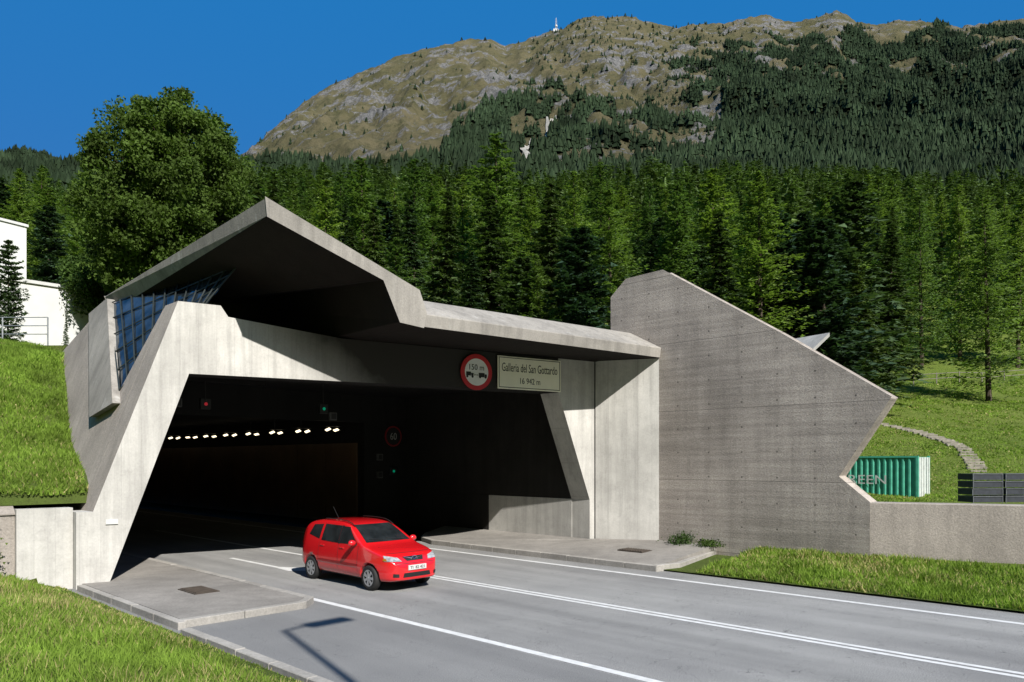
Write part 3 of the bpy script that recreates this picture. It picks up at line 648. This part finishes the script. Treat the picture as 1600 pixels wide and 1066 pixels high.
# steps
mb=MB()
for a in np.linspace(0,1,30):
    u=np.interp(a,[0,.35,.75,1],[1532,1502,1450,1380]); Y=np.interp(a,[0,.35,.75,1],[50,57,62,66]); X=(u-800)/FPX*Y; z=float(H(X,Y))
    wq=.58+random.uniform(-.10,.12); X+=random.uniform(-.08,.08); mb.box((X-wq,Y-.14,z-.25),(X+wq,Y+.08,z+.13+random.uniform(-.04,.04)))
mb.mk('stone_steps',mStone,kind='structure',bevel=.03)
def fence(name,pts,h,mat,lab,rails,r=.04,step=2.5):
    e=empty(name,(pts[0][0],pts[0][1],float(H(*pts[0]))),lab,'fence'); rm=MB(); last=None
    for (x0,y0),(x1,y1) in zip(pts[:-1],pts[1:]):
        L=math.hypot(x1-x0,y1-y0); m_=max(1,int(L/step))
        for i in range(m_+1):
            x=x0+(x1-x0)*i/m_; y=y0+(y1-y0)*i/m_; z=float(H(x,y))
            pm=MB(); pm.tube((x,y,z-.2),(x,y,z+h),r,6); pm.mk('post',mat,parent=e)
            if last:
                for q_ in rails: rm.tube((last[0],last[1],last[2]+q_*h),(x,y,z+q_*h),r*.6,5)
            last=(x,y,z)
    rm.mk('rails',mat,parent=e)
fence('meadow_fence',[(45,88),(66,91)],1.3,mPost,'weathered post and rail fence at the top of the meadow',(.45,.9),.07,3)
fence('metal_railing',[(-26,30),(-18.2,29)],1.1,mSteel,'thin galvanised railing on top of the grass mound',(.4,.7,1.0),.03,1.6)
def house(s0,s1,t0,t1,zg,ztop,lab,slope=0):
    c=W3((s0+s1)/2,(t0+t1)/2); e=empty('white_building',(c[0],c[1],zg),lab,'building')
    Q=[(s0,t0),(s0,t1),(s1,t1),(s1,t0)]
    zq=[ztop+slope,ztop,ztop,ztop+slope]; FF=[(0,3,2,1),(4,5,6,7),(0,1,5,4),(1,2,6,5),(2,3,7,6),(3,0,4,7)]
    mb=MB(); mb.add([W3(a,b,zg-2) for a,b in Q]+[W3(a,b,z) for (a,b),z in zip(Q,zq)],FF); mb.mk('wall',mHouse,parent=e)
    Q2=[(s0-.12,t0-.12),(s0-.12,t1+.12),(s1+.12,t1+.12),(s1+.12,t0-.12)]
    mb=MB(); mb.add([W3(a,b,z+.002) for (a,b),z in zip(Q2,zq)]+[W3(a,b,z+.2) for (a,b),z in zip(Q2,zq)],FF); mb.mk('roof_edge',mWhite,parent=e)
house(52.85,60,9.5,16.5,10.4,13.9,'low flat-roofed white building behind the grass mound')
house(67.6,76,8.0,15.5,12,21.3,'tall plain white building block with slightly sloping roof edge',.5)
# street lamp (behind camera, casts the shadow on the lay-by)
lx,ly=4.15,-.36; lz=float(H(lx,ly))
e=empty('street_lamp',(lx,ly,lz),'tall steel street lamp with flat lantern arm over the road','street lamp')
mb=MB(); mb.tube((lx,ly,lz-.1),(lx,ly,13.4),.09,12,.06); mb.mk('pole',mSteel,parent=e)
d=Vector(W3(0,1)); mb=MB(); mb.tube((lx,ly,13.4),Vector((lx,ly,13.5))+d*.5,.04,8); mb.mk('arm',mSteel,parent=e)
mb=MB(); sA_,tA_=toST(lx,ly); mb.box((sA_-.17,tA_+.45,13.4),(sA_+.17,tA_+1.35,13.5),W3); mb.mk('lantern',mSteel,parent=e)
# ------------------------------------------------------------ trees
def cone_tris(rng,Ht,R,nb,per,sz,base_=.08,droop=.28,pw=.85,lev=None,lw=.16,L0=.25,up=0.0):
    q=rng.random(nb)**.9
    if lev: q=np.clip((np.floor(q*lev)+.5+rng.normal(0,.22,nb))/lev,0,.995)
    z=Ht*(base_+(1-base_)*q); az=rng.random(nb)*2*np.pi
    lob=1+.25*np.sin(az*2+rng.random()*6+q*5)+.16*np.sin(az*5+q*11)
    L=(R*(1-q)**pw*(.45+.7*rng.random(nb))+L0*(1-q*.6))*lob
    f=rng.random((nb,per))**.65; f[:,0]=1
    Lb=L[:,None]; lat=rng.normal(0,1,(nb,per))*lw*Lb*(1.15-f); ca,sa=np.cos(az)[:,None],np.sin(az)[:,None]
    rr=Lb*f; x=ca*rr-sa*lat; y=sa*rr+ca*lat; zz=z[:,None]-droop*rr+(.12+up)*rr*f+rng.normal(0,.06,(nb,per))*Lb*.6
    C=np.stack([x,y,zz],-1).reshape(-1,3); m=len(C)
    ang=(az[:,None]+rng.normal(0,.6,(nb,per))).reshape(-1); D=np.stack([np.cos(ang),np.sin(ang),rng.normal(-.25+up,.3,m)],-1); D/=np.linalg.norm(D,axis=1)[:,None]
    Sd=np.stack([-np.sin(ang),np.cos(ang),rng.normal(0,.5,m)],-1); s=(sz*(.6+.8*rng.random(m))*(.55+.45*np.repeat(np.clip(L/R*1.6,0,1),per)))[:,None]
    return np.stack([C+D*s,C+Sd*s*.38-D*s*.4,C-Sd*s*.38-D*s*.4+np.array([0,0,-.12])*s],1).reshape(-1,3)
def trunk_mesh(Ht,r,name):
    mb=MB(); mb.tube((0,0,-.5),(0,0,Ht*.5),r,8,r*.6); mb.tube((0,0,Ht*.5),(0,0,Ht*.97),r*.6,8,.02)
    for k in range(14):
        a=random.random()*6.28; z=Ht*(.12+.7*random.random()); L=1.4*(1-z/Ht)+.3; mb.tube((0,0,z),(math.cos(a)*L,math.sin(a)*L,z-.1*L),.03,4,.01)
    me=bpy.data.meshes.new(name); me.from_pydata(mb.V,[],mb.F); me.materials.append(mWood); return me
rng=np.random.default_rng(11)
spec=[]
for i in range(4): spec.append(('spruce',tris('spruce_crown',cone_tris(rng,20,2.4+.35*i,380,26,.36,.05,.32,.75+.06*i,24,.15),mSpruce),mSpruce))
for i in range(5): spec.append(('larch',tris('larch_crown',cone_tris(rng,20,2.6+.4*i,360,30,.22,.06,.06,.50+.07*i,None,.22,.30,.10),mLarch),mLarch))
for i in range(2): spec.append(('pine',tris('pine_crown',cone_tris(rng,20,3.4,380,28,.42,.04,.05,.52,20,.2,.6,.1),mSpruce2),mSpruce2))
for _,me,m_ in spec: me.materials.append(m_)
TR=trunk_mesh(20,.24,'conifer_trunk')
def put_tree(kind,x,y,h,wscale=1.0,lab=None,cat=None,grp='conifers on the hillside behind the portal'):
    k=random.choice([i for i,s in enumerate(spec) if s[0]==kind]); z=float(H(x,y))-.1
    nm={'spruce':'spruce_tree','larch':'larch_tree','pine':'pine_tree'}[kind]
    e=bpy.data.objects.new(nm,None); col.objects.link(e); e.location=(x,y,z); e.rotation_euler=(random.gauss(0,.02),random.gauss(0,.02),random.random()*6.28); sc=h/20; e.scale=(sc*wscale,sc*wscale,sc)
    setp(e,dict(label=lab or {'spruce':'dark green spruce tree on the forested hillside','larch':'light green feathery larch tree on the forested hillside','pine':'dense bluish-green pine tree on the forested hillside'}[kind],category='conifer tree',group=grp))
    a=bpy.data.objects.new('trunk',TR); col.objects.link(a); a.parent=e
    b=bpy.data.objects.new('crown',spec[k][1]); col.objects.link(b); b.parent=e
def uvpos(u,Y): return (u-800)/FPX*Y,Y
def htop(u,v,Y): x,y=uvpos(u,Y); return 3+(720-v)/FPX*Y-float(H(x,y))
fixed=[('pine',1325,285,76,1.45),('pine',1215,318,70,1.2),('spruce',1385,345,80,1.2),('pine',1262,330,84,1.2),('larch',1545,320,78,1.3),('pine',1290,340,66,1.2),('spruce',1345,400,70,1.3),
    ('spruce',690,300,62,1.1),('spruce',765,298,66,1.2),('spruce',640,310,70,1.0),('pine',912,352,55,1.2),('spruce',862,282,72,1.1),('spruce',590,318,64,1.0),('larch',505,280,66,1.1),('spruce',1130,325,62,1.25),('pine',815,400,58,1.3),('larch',850,395,56,1.1),('larch',955,290,66,1.15),('larch',1050,280,72,1.2),('spruce',545,350,58,1.1),('larch',430,265,75,1.1),
    ('pine',12,372,40,.8),('spruce',103,462,36,.8),('pine',75,320,74,1.0),('spruce',735,390,56,1.1),('larch',620,370,54,1.2),('larch',725,275,78,1.1),('larch',900,265,84,1.1),('larch',1180,280,80,1.1),('larch',1440,300,98,1.2),('larch',1500,290,100,1.2),('larch',1590,300,96,1.2)]
pts=[]; cnt=0
for (kd,u,v,Y,ws) in fixed:
    x,y=uvpos(u,Y); pts.append((x,y)); put_tree(kd,x,y,htop(u,v,Y),ws*20/max(6,htop(u,v,Y))*min(1.0,htop(u,v,Y)/18))
nf_=len(pts)
while len(pts)<nf_+250 and cnt<30000:
    cnt+=1; Y=52+ (random.random()**.75)*135; r=random.uniform(-.72,.72); X=r*Y
    if r>.36 and Y<95: continue
    if r<-.40 and Y<78: continue
    if -.62<r<-.33 and Y<60: continue
    mind=3.6+Y*.013
    if any((X-a)**2+(Y-b)**2<mind**2 for a,b in pts): continue
    pts.append((X,Y))
for X,Y in pts[nf_:]:
    kd=random.choices(['spruce','larch','pine'],[.28,.60,.12])[0]; hh_=random.uniform(14,24) if kd=='larch' else random.uniform(11,20)
    if X/Y<-.42: hh_=min(hh_,max(7,3+(720-255)/FPX*Y-float(H(X,Y))))
    put_tree(kd,X,Y,hh_,random.uniform(1.0,1.5))
def tile(bases,P,S,Wd,R):
    out=[]
    for i,b in enumerate(bases):
        m=np.arange(len(P))%len(bases)==i; p=P[m];s=S[m];w=Wd[m];a=R[m]
        c,sn=np.cos(a)[:,None],np.sin(a)[:,None]
        x=(b[None,:,0]*c-b[None,:,1]*sn)*w[:,None]+p[:,0:1]; y=(b[None,:,0]*sn+b[None,:,1]*c)*w[:,None]+p[:,1:2]; z=b[None,:,2]*s[:,None]+p[:,2:3]
        out.append(np.stack([x,y,z],-1).reshape(-1,3))
    return np.concatenate(out)
def core(Rr,Ht,n=6):
    o=[]
    for k in range(n):
        a,b=k*2*np.pi/n,(k+1)*2*np.pi/n; o+=[(Rr*np.cos(a),Rr*np.sin(a),Ht*.02),(Rr*np.cos(b),Rr*np.sin(b),Ht*.02),(0,0,Ht)]
    return np.array(o)
b1=[np.concatenate([cone_tris(rng,1,.16,60,4,.055,.03,.12,.62,None,.2,.015,.08),core(.05,.92)]) for _ in range(4)]
NF=3900; Y=np.sqrt(rng.uniform(165**2,480**2,NF)); r=rng.uniform(-.78,.78,NF); X=r*Y; Zf=H(X,Y)-.5
hh=rng.uniform(8,21,NF)*(.75+.5*fbm(X/25,Y/25,91,3))*np.interp(Y,[170,480],[1.1,.85])*np.where(r<-.42,.72,1); me=tris('forest',tile(b1,np.stack([X,Y,Zf],-1),hh,hh*rng.uniform(.95,1.5,NF),rng.random(NF)*6.28),None)
finish(me,'forest',mFarF,props=dict(kind='stuff',label='dense conifer forest covering the hillside below the mountain',category='forest'))
def broad(name,x,y,top,wid,zbase,lab,seed=3,ncl=170,leaves=260,lsz=.20):
    rg=np.random.default_rng(seed); z0=float(H(x,y)); e=empty(name,(x,y,z0),lab,'broadleaf tree')
    mb=MB(); hC=(top+zbase)/2; mb.tube((x,y,z0-.3),(x+.1,y,z0+3),.42,10,.34); mb.tube((x+.1,y,z0+3),(x,y,top-2),.34,10,.06)
    cl=[]
    while len(cl)<ncl:
        p=rg.normal(0,1,3); p/=np.linalg.norm(p); rad=rg.random()**.4
        yy=p*rad; k=1-.22*max(0,yy[2])-.05*max(0,-yy[2]); 
        cl.append((x+yy[0]*wid/2*k,y+yy[1]*wid/2*k,hC+yy[2]*(top-zbase)/2))
    for c in cl[::6]: mb.tube((x,y,max(z0+2.5,min(c[2]-2,top-4))),c,.09,5,.02)
    mb.mk('trunk',mWood,parent=e)
    C=np.array(cl); sizes=rg.uniform(.4,.95,len(C)); P=[]
    for c,sz in zip(C,sizes):
        d=rg.normal(0,1,(leaves,3)); d/=np.linalg.norm(d,axis=1)[:,None]; P.append(c+d*(rg.random((leaves,1))**.6)*sz*np.array([1.2,1.2,.95]))
    P=np.concatenate(P); m=len(P); a=rg.normal(0,1,(m,3)); a/=np.linalg.norm(a,axis=1)[:,None]; b=np.cross(a,rg.normal(0,1,(m,3))); b/=np.linalg.norm(b,axis=1)[:,None]
    s=lsz*rg.uniform(.6,1.3,(m,1)); me=tris('crown',np.stack([P+a*s,P+b*s*.6,P-b*s*.6-a*s*.3],1).reshape(-1,3),None); finish(me,'crown',mLeaf,e)
x,y=uvpos(267,42); broad('broadleaf_tree',x,y,23.9,9.4,11.0,'large rounded broadleaf tree with dense green crown behind the roof',3,520,330,.14)
x,y=uvpos(165,48); broad('broadleaf_tree',x,y,17.8,5.0,12.0,'smaller broadleaf tree with lighter foliage beside the mound',5,110,300,.14)
# ------------------------------------------------------------ mountain
ru=[-200,0,60,120,170,340,380,400,430,470,510,560,600,650,700,735,770,790,830,870,900,930,985,1020,1050,1090,1130,1165,1200,1225,1250,1280,1305,1325,1350,1370,1400,1450,1500,1550,1600,1900]
rv=[245,250,256,268,300,300,262,238,203,165,141,118,99,84,71,64,66,74,62,48,36,29,29,38,46,41,40,30,25,38,36,30,17,26,40,42,34,38,44,36,31,60]
def tanm(r,Y):
    u=800+FPX*r; e=(720-np.interp(u,ru,rv))/FPX; a=np.clip((Y-430)/1070,0,1); return .362+(e-.362)*a**.85,a
def Mh(r,Y,detail=True):
    tn,a=tanm(r,Y); X=r*Y; z=3+Y*tn
    w=np.sin(np.pi*np.clip(a,0,1))**.7
    rg1=1-np.abs(2*fbm(X/150+Y/500,Y/260,21,5)-1)
    z=z+(rg1-.75)*85*w+(fbm(X/45,Y/45,31,5)-.5)*40*w+(fbm(X/14,Y/14,37,4)-.5)*(11*w+7*a)
    rz=1-np.abs(2*fbm(X/24,Y/40,41,5)-1); z=z+(rz-.6)*14*a
    return z-np.clip(Y-1500,0,1e9)*.75
na_,nb_=520,320
rr=np.linspace(-.86,.90,na_); Yv=430+1370*np.linspace(0,1,nb_)**1.0
R_,Y_=np.meshgrid(rr,Yv,indexing='ij'); Zm=Mh(R_,Y_)
V=np.stack([R_*Y_,Y_,Zm],-1).reshape(-1,3)
mt=grid('mountain',V,na_,nb_,M('tmpm',(.1,.1,.1)),kind='structure')
def dens(r,Y,X,z):
    u0=800+FPX*r; v0=720-(z-3)/Y*FPX
    u=u0+(fbm(X/60,Y/60,51,4)-.5)*150; v=v0+(fbm(X/50,Y/70,57,4)-.5)*90
    vb=np.interp(u,[-300,150,330,690,705,720,800,880,960,1050,1120,1180,1300,1450,1600],[200,240,300,300,230,185,150,125,165,135,75,62,66,50,40])
    d=ss(-6,10,v-vb); patchy=fbm(X/38,Y/38,61,4)
    thin=((u>820)&(u<1130)).astype(float)*ss(.42,.52,patchy)*.92
    d=d*(1-thin*(v<262))
    holes=((u>1130)&(v<115)).astype(float)*ss(.49,.57,fbm(X/45,Y/45,63,4))*.95
    d=np.maximum(d*(1-holes),ss(258,272,v)*(u<5000))
    gu=np.interp(Y,[540,820],[820,868]); return d*(1-((np.abs(u0-gu)<9)&(Y>500)&(Y<830)))
D_=dens(R_,Y_,R_*Y_,Zm)
uM=800+FPX*R_; vM=720-(Zm-3)/Y_*FPX
ga=lambda u0,v0,su,sv:np.exp(-((uM-u0)/su)**2-((vM-v0)/sv)**2)
rk=fbm(R_*Y_/30,Y_/22+Zm/24,71,6)+.19*ga(1000,95,90,26)+.08*ga(560,130,170,40)+.10*ga(455,190,40,40)+.15*ga(800,130,60,35)+.17*ga(1305,35,45,22)+.12*ga(1200,75,50,30)+.12*ga(1120,185,60,20)
ca=mt.data.color_attributes.new('mask','FLOAT_COLOR','POINT'); arr=np.stack([D_,rk,np.zeros_like(D_),np.ones_like(D_)],-1).reshape(-1).astype(np.float32); ca.data.foreach_set('color',arr)
m,nt,b=base('mountain_surface'); pos=N(nt,'ShaderNodeNewGeometry').outputs['Position']
at=N(nt,'ShaderNodeAttribute',attribute_name='mask'); sp=N(nt,'ShaderNodeSeparateColor',{'Color':at.outputs['Color']})
n1=N(nt,'ShaderNodeTexNoise',{'Vector':pos,'Scale':.012,'Detail':9,'Roughness':.65}).outputs['Fac']; n2=N(nt,'ShaderNodeTexNoise',{'Vector':pos,'Scale':.09,'Detail':9,'Roughness':.8}).outputs['Fac']
n3=N(nt,'ShaderNodeTexNoise',{'Vector':N(nt,'ShaderNodeMapping',{'Vector':pos,'Scale':(1,1,.45)}).outputs[0],'Scale':.22,'Detail':8,'Roughness':.85}).outputs['Fac']
g=ramp(nt,n1,.38,.62,(.152,.142,.068),(.232,.200,.115)); g=mixc(nt,ramp(nt,n2,.49,.61,(0,0,0),(.75,.75,.75)),g,(.085,.094,.044))
rf=math_(nt,'ADD',sp.outputs['Green'],math_(nt,'MULTIPLY',math_(nt,'SUBTRACT',n2,.5),1.3))
rkc=ramp(nt,n3,.38,.62,(.11,.108,.104),(.40,.39,.375)); g=mixc(nt,ramp(nt,rf,.60,.67,(0,0,0),(1,1,1)),g,rkc)
g=mixc(nt,sp.outputs['Red'],g,(.03,.040,.018)); lk(nt,g,b); b.inputs['Roughness'].default_value=.95; b.inputs['Specular IOR Level'].default_value=.05
bp=N(nt,'ShaderNodeBump',{'Strength':1.0,'Height':n2,'Distance':7.5}); nt.links.new(bp.outputs[0],b.inputs['Normal'])
mt.data.materials.clear(); mt.data.materials.append(m)
NM=150000; Yq=np.sqrt(rng.uniform(440**2,1520**2,NM)); rq=rng.uniform(-.8,.8,NM); Xq=rq*Yq; Zq=Mh(rq,Yq); dq=dens(rq,Yq,Xq,Zq)
rnd=rng.random(NM); keep=(rnd<dq*.80+.008*(rq>-.36)+.035*((rq>.02)&(rq<.3)))&~((np.abs(800+FPX*rq-np.interp(Yq,[540,820],[820,868]))<9)&(Yq>490)&(Yq<830)); Xq,Yq,Zq=Xq[keep],Yq[keep],Zq[keep]
isf=dq[keep]>.4
b2_=[]
for k in range(5):
    o=[]
    for zl,zh,rd in ((.02,.7,.19),(.4,1.0,.12)):
        for j in range(5):
            a=j*1.2566+rng.random()*.5; c=a+1.1+rng.random()*.3; o+=[(rd*np.cos(a),rd*np.sin(a),zl+rng.random()*.1),(rd*np.cos(c),rd*np.sin(c),zl+rng.random()*.1),(0,0,zh)]
    b2_.append(np.array(o))
hq=np.where(isf,rng.uniform(7,15,len(Xq)),rng.uniform(2.5,9,len(Xq)))
me=tris('mountain_forest',tile(b2_,np.stack([Xq,Yq,Zq-.6],-1),hq,hq*np.where(isf,rng.uniform(1.1,1.9,len(Xq)),rng.uniform(1.1,2.2,len(Xq))),rng.random(len(Xq))*6.28),None)
finish(me,'mountain_forest',mMtF,props=dict(kind='stuff',label='dark conifer forest and scattered scrub on the mountain',category='forest'))
# gully
mb=MB(); prev=None
for k in range(160):
    f_=k/159; Yg=815-300*f_; u=float(np.interp(Yg,[540,820],[820,868]))+3*math.sin(k*.17); r_=(u-800)/FPX
    wd=(1.2+1.1*f_)*(1+.4*math.sin(k*.5)); X0=r_*Yg
    L_=(X0-wd,Yg,float(Mh(np.array((X0-wd)/Yg),np.array(Yg)))+2.0); R2=(X0+wd,Yg,float(Mh(np.array((X0+wd)/Yg),np.array(Yg)))+2.0)
    if prev: mb.add([prev[0],prev[1],R2,L_],[(0,1,2,3)])
    prev=(L_,R2)
mb.mk('gully_path',M('gully_scree',(.40,.38,.34),.3,.2,.95),recalc=False,kind='structure')
rm_=(869-800)/FPX; zt_=float(Mh(np.array(rm_),np.array(1495.))); bx=rm_*1495
e=empty('radio_mast',(bx,1495,zt_),'small white lattice radio mast on the mountain ridge','radio mast')
mb=MB()
for dx,dy in ((-2,-2),(2,-2),(2,2),(-2,2)): mb.tube((bx+dx,1495+dy,zt_-4),(bx+dx*.25,1495+dy*.25,zt_+27),.4,5,.25)
for k in range(6): z=zt_+k*4.5; w=2*(1-k*.13); mb.box((bx-w,1495-w,z),(bx+w,1495+w,z+.4))
mb.mk('lattice',mWhite,parent=e); mb=MB(); mb.tube((bx,1495,zt_+9),(bx,1495,zt_+12),2.6,10); mb.box((bx-6,1490,zt_-3),(bx+4,1500,zt_+2.5)); mb.mk('platform',mWhite,parent=e)
# ------------------------------------------------------------ grass blades
def blades(name,S,Tt,hmin,hmax,lab,dry=.1,zf=None,xy=None,wk=.0009,hs=None,pat=.35):
    P=np.array(W3(S,Tt,0)[:2]) if xy is None else xy; X,Y=P; Z_=(H(X,Y) if zf is None else zf(S,X,Y)); u=800+FPX*X/Y; v=720-FPX*(Z_-3)/Y
    k=(u>-60)&(u<1660)&(v<1130); X,Y,Z_=X[k],Y[k],Z_[k]; n=len(X); rg=RNG
    cl=fbm(X/.7,Y/.7,81,3); c2=fbm(X/2.3,Y/2.3,88,4); a=rg.random(n)*6.28; h=(hmin+(hmax-hmin)*rg.random(n)**1.5)*(.35+1.2*cl)
    if hs is not None: h=h*hs[k]
    w=.003+wk*Y*(.6+.8*rg.random(n)); le=rg.normal(0,.45,(n,2))*h[:,None]
    B=np.stack([X,Y,Z_-.02],-1); dx=np.stack([np.cos(a)*w,np.sin(a)*w,0*w],-1); tip=B+np.stack([le[:,0],le[:,1],h],-1)
    me=tris(name,np.stack([B-dx,B+dx,tip],1).reshape(-1,3),None,mi=(rg.random(n)<dry+pat*(c2-.5)*3).astype(np.int32))
    finish(me,name,[mBlade,mBladeDry],props=dict(kind='stuff',label=lab,category='grass'))
n=200000; Tb=RNG.uniform(-3,5.12,n); blades('bank_grass',RNG.uniform(2,19.4,n),Tb,.04,.22,'rough patchy grass covering the roadside bank',.24,hs=np.clip((5.3-Tb)/1.2,.3,1))
n=110000; sb=RNG.uniform(19.9,33.5,n); zz=zmound(sb); tb=tF(zz)-.05-RNG.random(n)*5
blades('mound_grass',sb,tb,.05,.20,'long green grass covering the mound beside the portal',.08,zf=lambda s,X,Y:zmound(s)+(fbm(X/1.6,Y/1.6,9,4)-.5)*.33,pat=.15)
n=60000; blades('verge_grass',RNG.uniform(-2,11.2,n),RNG.uniform(17.42,21.4,n),.04,.20,'short rough grass on the verge below the wall',.24)
n=60000; Ym=RNG.uniform(41,92,n); Xm=Ym*RNG.uniform(.44,.74,n); blades('meadow_grass',None,None,.05,.16,'short meadow grass on the slope below the forest',.08,xy=(Xm,Ym),wk=.0011,pat=.1)
def bush(s,t,z,w,h,n,lab):
    x,y,_=W3(s,t); rg=RNG; P=rg.normal(0,1,(n,3))*np.array([w,w,h])*.45+np.array([x,y,z+h*.45]); P[:,2]=np.maximum(P[:,2],z)
    a=rg.normal(0,1,(n,3)); a/=np.linalg.norm(a,axis=1)[:,None]; b=np.cross(a,rg.normal(0,1,(n,3))); b/=np.linalg.norm(b,axis=1)[:,None]; q=.045*rg.uniform(.6,1.5,(n,1))
    me=tris('weed_bush',np.stack([P+a*q,P+b*q*.6,P-b*q*.6],1).reshape(-1,3),None); finish(me,'weed_bush',mBush,origin=(x,y,z),props=dict(label=lab,category='bush'))
bush(12.6,21.0,.34,.45,.24,700,'small leafy weed bush growing at the wall foot')
bush(11.6,21.0,.34,.45,.14,600,'low weed clump growing at the wall foot')
bush(19.3,3.7,.35,.25,1.0,900,'leafy creeper climbing the low retaining wall')
# ------------------------------------------------------------ light, sky, camera
el=math.radians(40.5); hd=Vector((-.52,.854,0)).normalized()
trav=Vector((hd.x*math.cos(el),hd.y*math.cos(el),-math.sin(el)))
sl=bpy.data.lights.new('sun','SUN'); sl.energy=8.2; sl.angle=math.radians(.5); sl.color=(1,.965,.90); so=bpy.data.objects.new('sun',sl); col.objects.link(so); so.rotation_mode='QUATERNION'; so.rotation_quaternion=trav.to_track_quat('-Z','Y')
w=bpy.data.worlds.new('World'); scene.world=w; w.use_nodes=True; nt=w.node_tree; bg=nt.nodes['Background']
sk=N(nt,'ShaderNodeTexSky',sky_type='NISHITA'); sk.sun_disc=False; sk.sun_elevation=el; sk.sun_rotation=math.atan2(-hd.x,-hd.y); sk.altitude=1200; sk.air_density=.9; sk.dust_density=.1; sk.ozone_density=3.0
skc=mixc(nt,1.0,sk.outputs[0],(.42,3.8,4.5),'MULTIPLY')
skc=mixc(nt,1.0,skc,(.80,3.4,9.4),'DARKEN')
nt.links.new(skc,bg.inputs[0]); bg.inputs[1].default_value=.055
cd=bpy.data.cameras.new('camera'); cam=bpy.data.objects.new('camera',cd); col.objects.link(cam); cam.location=(0,0,3); cam.rotation_euler=(math.radians(90),0,0)
cd.lens=26; cd.sensor_width=36; cd.shift_y=187/1600; cd.clip_end=8000; cd.clip_start=.1; scene.camera=cam
scene.view_settings.view_transform='Standard'; scene.view_settings.look='None'; scene.view_settings.exposure=0
